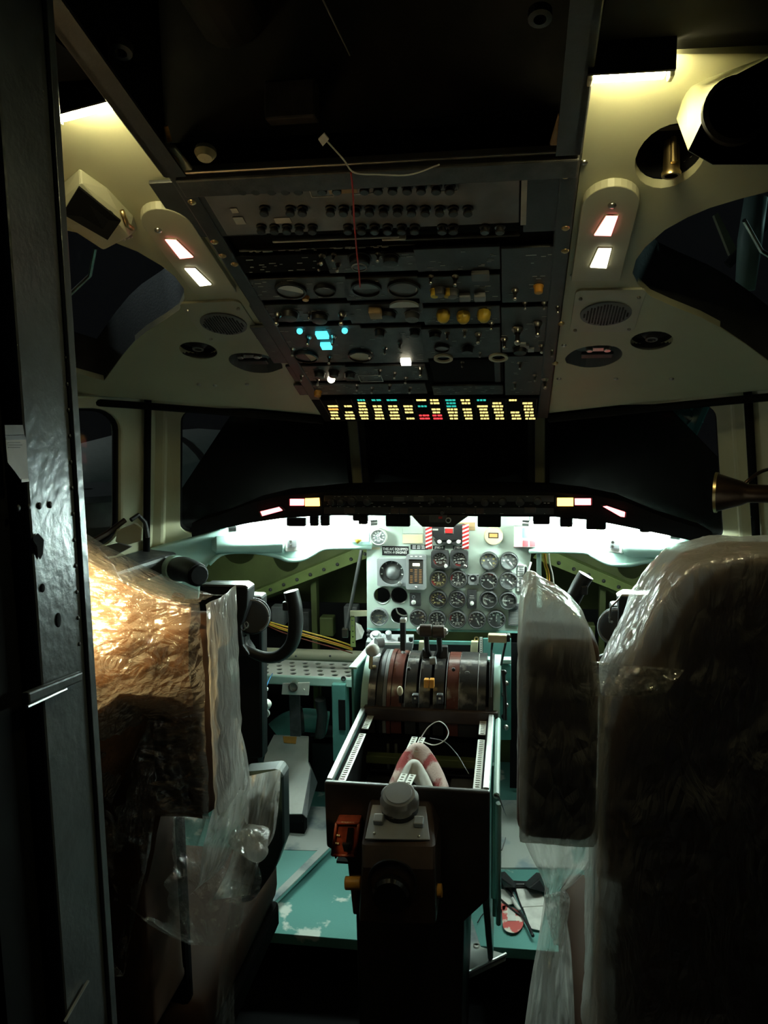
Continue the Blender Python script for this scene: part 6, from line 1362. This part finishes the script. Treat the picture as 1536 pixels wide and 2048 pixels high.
part('upper_band', B().prism([jx(*q, -.2186) for q in ((8, 850), (44, 850), (48, 869), (9, 870))], (.0006, 0, 0)), mk('faded sticker', (.12, .10, .09), .5), t); part('brown_band', B().prism([jx(*q, -.2186) for q in ((9, 871), (48, 870), (51, 879), (10, 880))], (.0006, 0, 0)), RUST, t)
part('curl', B().prism([jx(*q, -.2178) for q in ((42, 958), (56, 957), (57, 963), (42, 965))], (.0006, 0, 0)), WHITE, t)
b = B()
for i in range(3): b.tube([jx(16, 885+5*i, -.2178), jx(40+4*(i % 2), 885+5*i, -.2178)], .0005, 4)
part('print', b, RUST, t)['kind'] = 'stuff'
# spotlight on the right window post
t = thing('spot_lamp', 'copper-rimmed conical spot lamp pointing left on the right window post', 'lamp', atY(1460, 985, 1.62))
a, c = atY(1432, 985, 1.60), atY(1540, 988, 1.57); d = (c-a).normalized(); Ml = frame(a, d.orthogonal(), d.cross(d.orthogonal()))
CU = mk('dark copper', (.16, .10, .07), .3, .9, var=.3)
q = Matrix.Identity(4); ax = d; tt = ax.orthogonal().normalized(); q = frame(a, tt, ax.cross(tt))
part('shade', B().lathe([(.034, .0), (.036, .001), (.030, .020), (.022, .045), (.017, .055), (.016, .10), (.012, .105), (.0003, .105)], 28, q), CU, t, smooth='a')
part('rim', B().lathe([(.033, -.002), (.0375, -.002), (.0375, .003), (.034, .003)], 28, q), BRASS, t, smooth='a')
part('bulb', B().ball((0, 0, .018), .012, 14, 10, M=q), GREY, t, smooth=True)
part('cable', B().tube(spline([atY(1478, 978, 1.66), atY(1500, 958, 1.66), atY(1525, 942, 1.68), atY(1560, 934, 1.72)], 5), .0035, 8), CU, t, smooth=True)
part('arm', B().tube([c-d*.02, c+V((.05, .05, 0))], .008, 10), CU, t, smooth='a')

# assumed unseen lamp on the rear wall, added to gild the left seat's plastic
t = thing('assumed_lamp', 'small warm lamp, assumed and out of view, on the rear wall above the left seat', 'lamp', (-.50, .70, 1.66))
ld = (V((-.42, .95, 1.10))-V((-.50, .80, 1.66))).normalized(); tt = ld.orthogonal().normalized(); q = frame(V((-.50, .80, 1.66)), tt, ld.cross(tt))
part('shade', B().lathe([(.028, .0), (.030, .002), (.026, -.02), (.016, -.05), (.0003, -.055)], 24, q), DARK, t, smooth='a')
part('mount', B().tube([V((-.50, .674, 1.68)), V((-.50, .785, 1.70))], .008, 10), BRASS, t, smooth='a')
part('bulb', B().ball((0, 0, -.012), .012, 14, 10, M=q), mk('lit bulb', (1, .9, .7), .4, emit=(1, .75, .38), es=40), t, smooth=True)
l = bpy.data.lights.new('assumed_beam', 'SPOT'); l.energy = 210; l.color = (1.0, .72, .31); l.spot_size = math.radians(48); l.spot_blend = .9; l.shadow_soft_size = .02
lo_ = bpy.data.objects.new('assumed_beam', l); C.objects.link(lo_)
lo_.location = V((-.50, .80, 1.66))+ld*.006; lo_.rotation_euler = ld.to_track_quat('-Z', 'Y').to_euler()

# latch of the left sliding window
t = thing('window_latch', 'worn cream window latch block on the sill below the left side window', 'latch', atY(250, 1080, 1.98))
part('block', B().hull([atY(*q, 1.97) for q in ((234, 1062), (268, 1046), (286, 1056), (284, 1082), (250, 1092), (230, 1084))]+[atY(*q, 2.02) for q in ((240, 1058), (274, 1044), (284, 1074), (246, 1086))]), CREAM2, t, bevel=.004)
part('lever', B().tube([atY(262, 1040, 1.96), atY(276, 1030, 1.98), atY(290, 1044, 2.0), atY(296, 1075, 2.0)], .006, 8), BLACK, t, smooth='a')
part('rod', B().tube([atY(168, 1092, 1.9), atY(215, 1066, 1.95), atY(250, 1040, 1.99)], .007, 8), RUST, t, smooth='a')
part('plate', B().prism([atY(*q, 1.95) for q in ((178, 1100), (236, 1086), (262, 1094), (230, 1112), (190, 1116))], (0, .01, 0)), MIDGREY, t, bevel=.002)
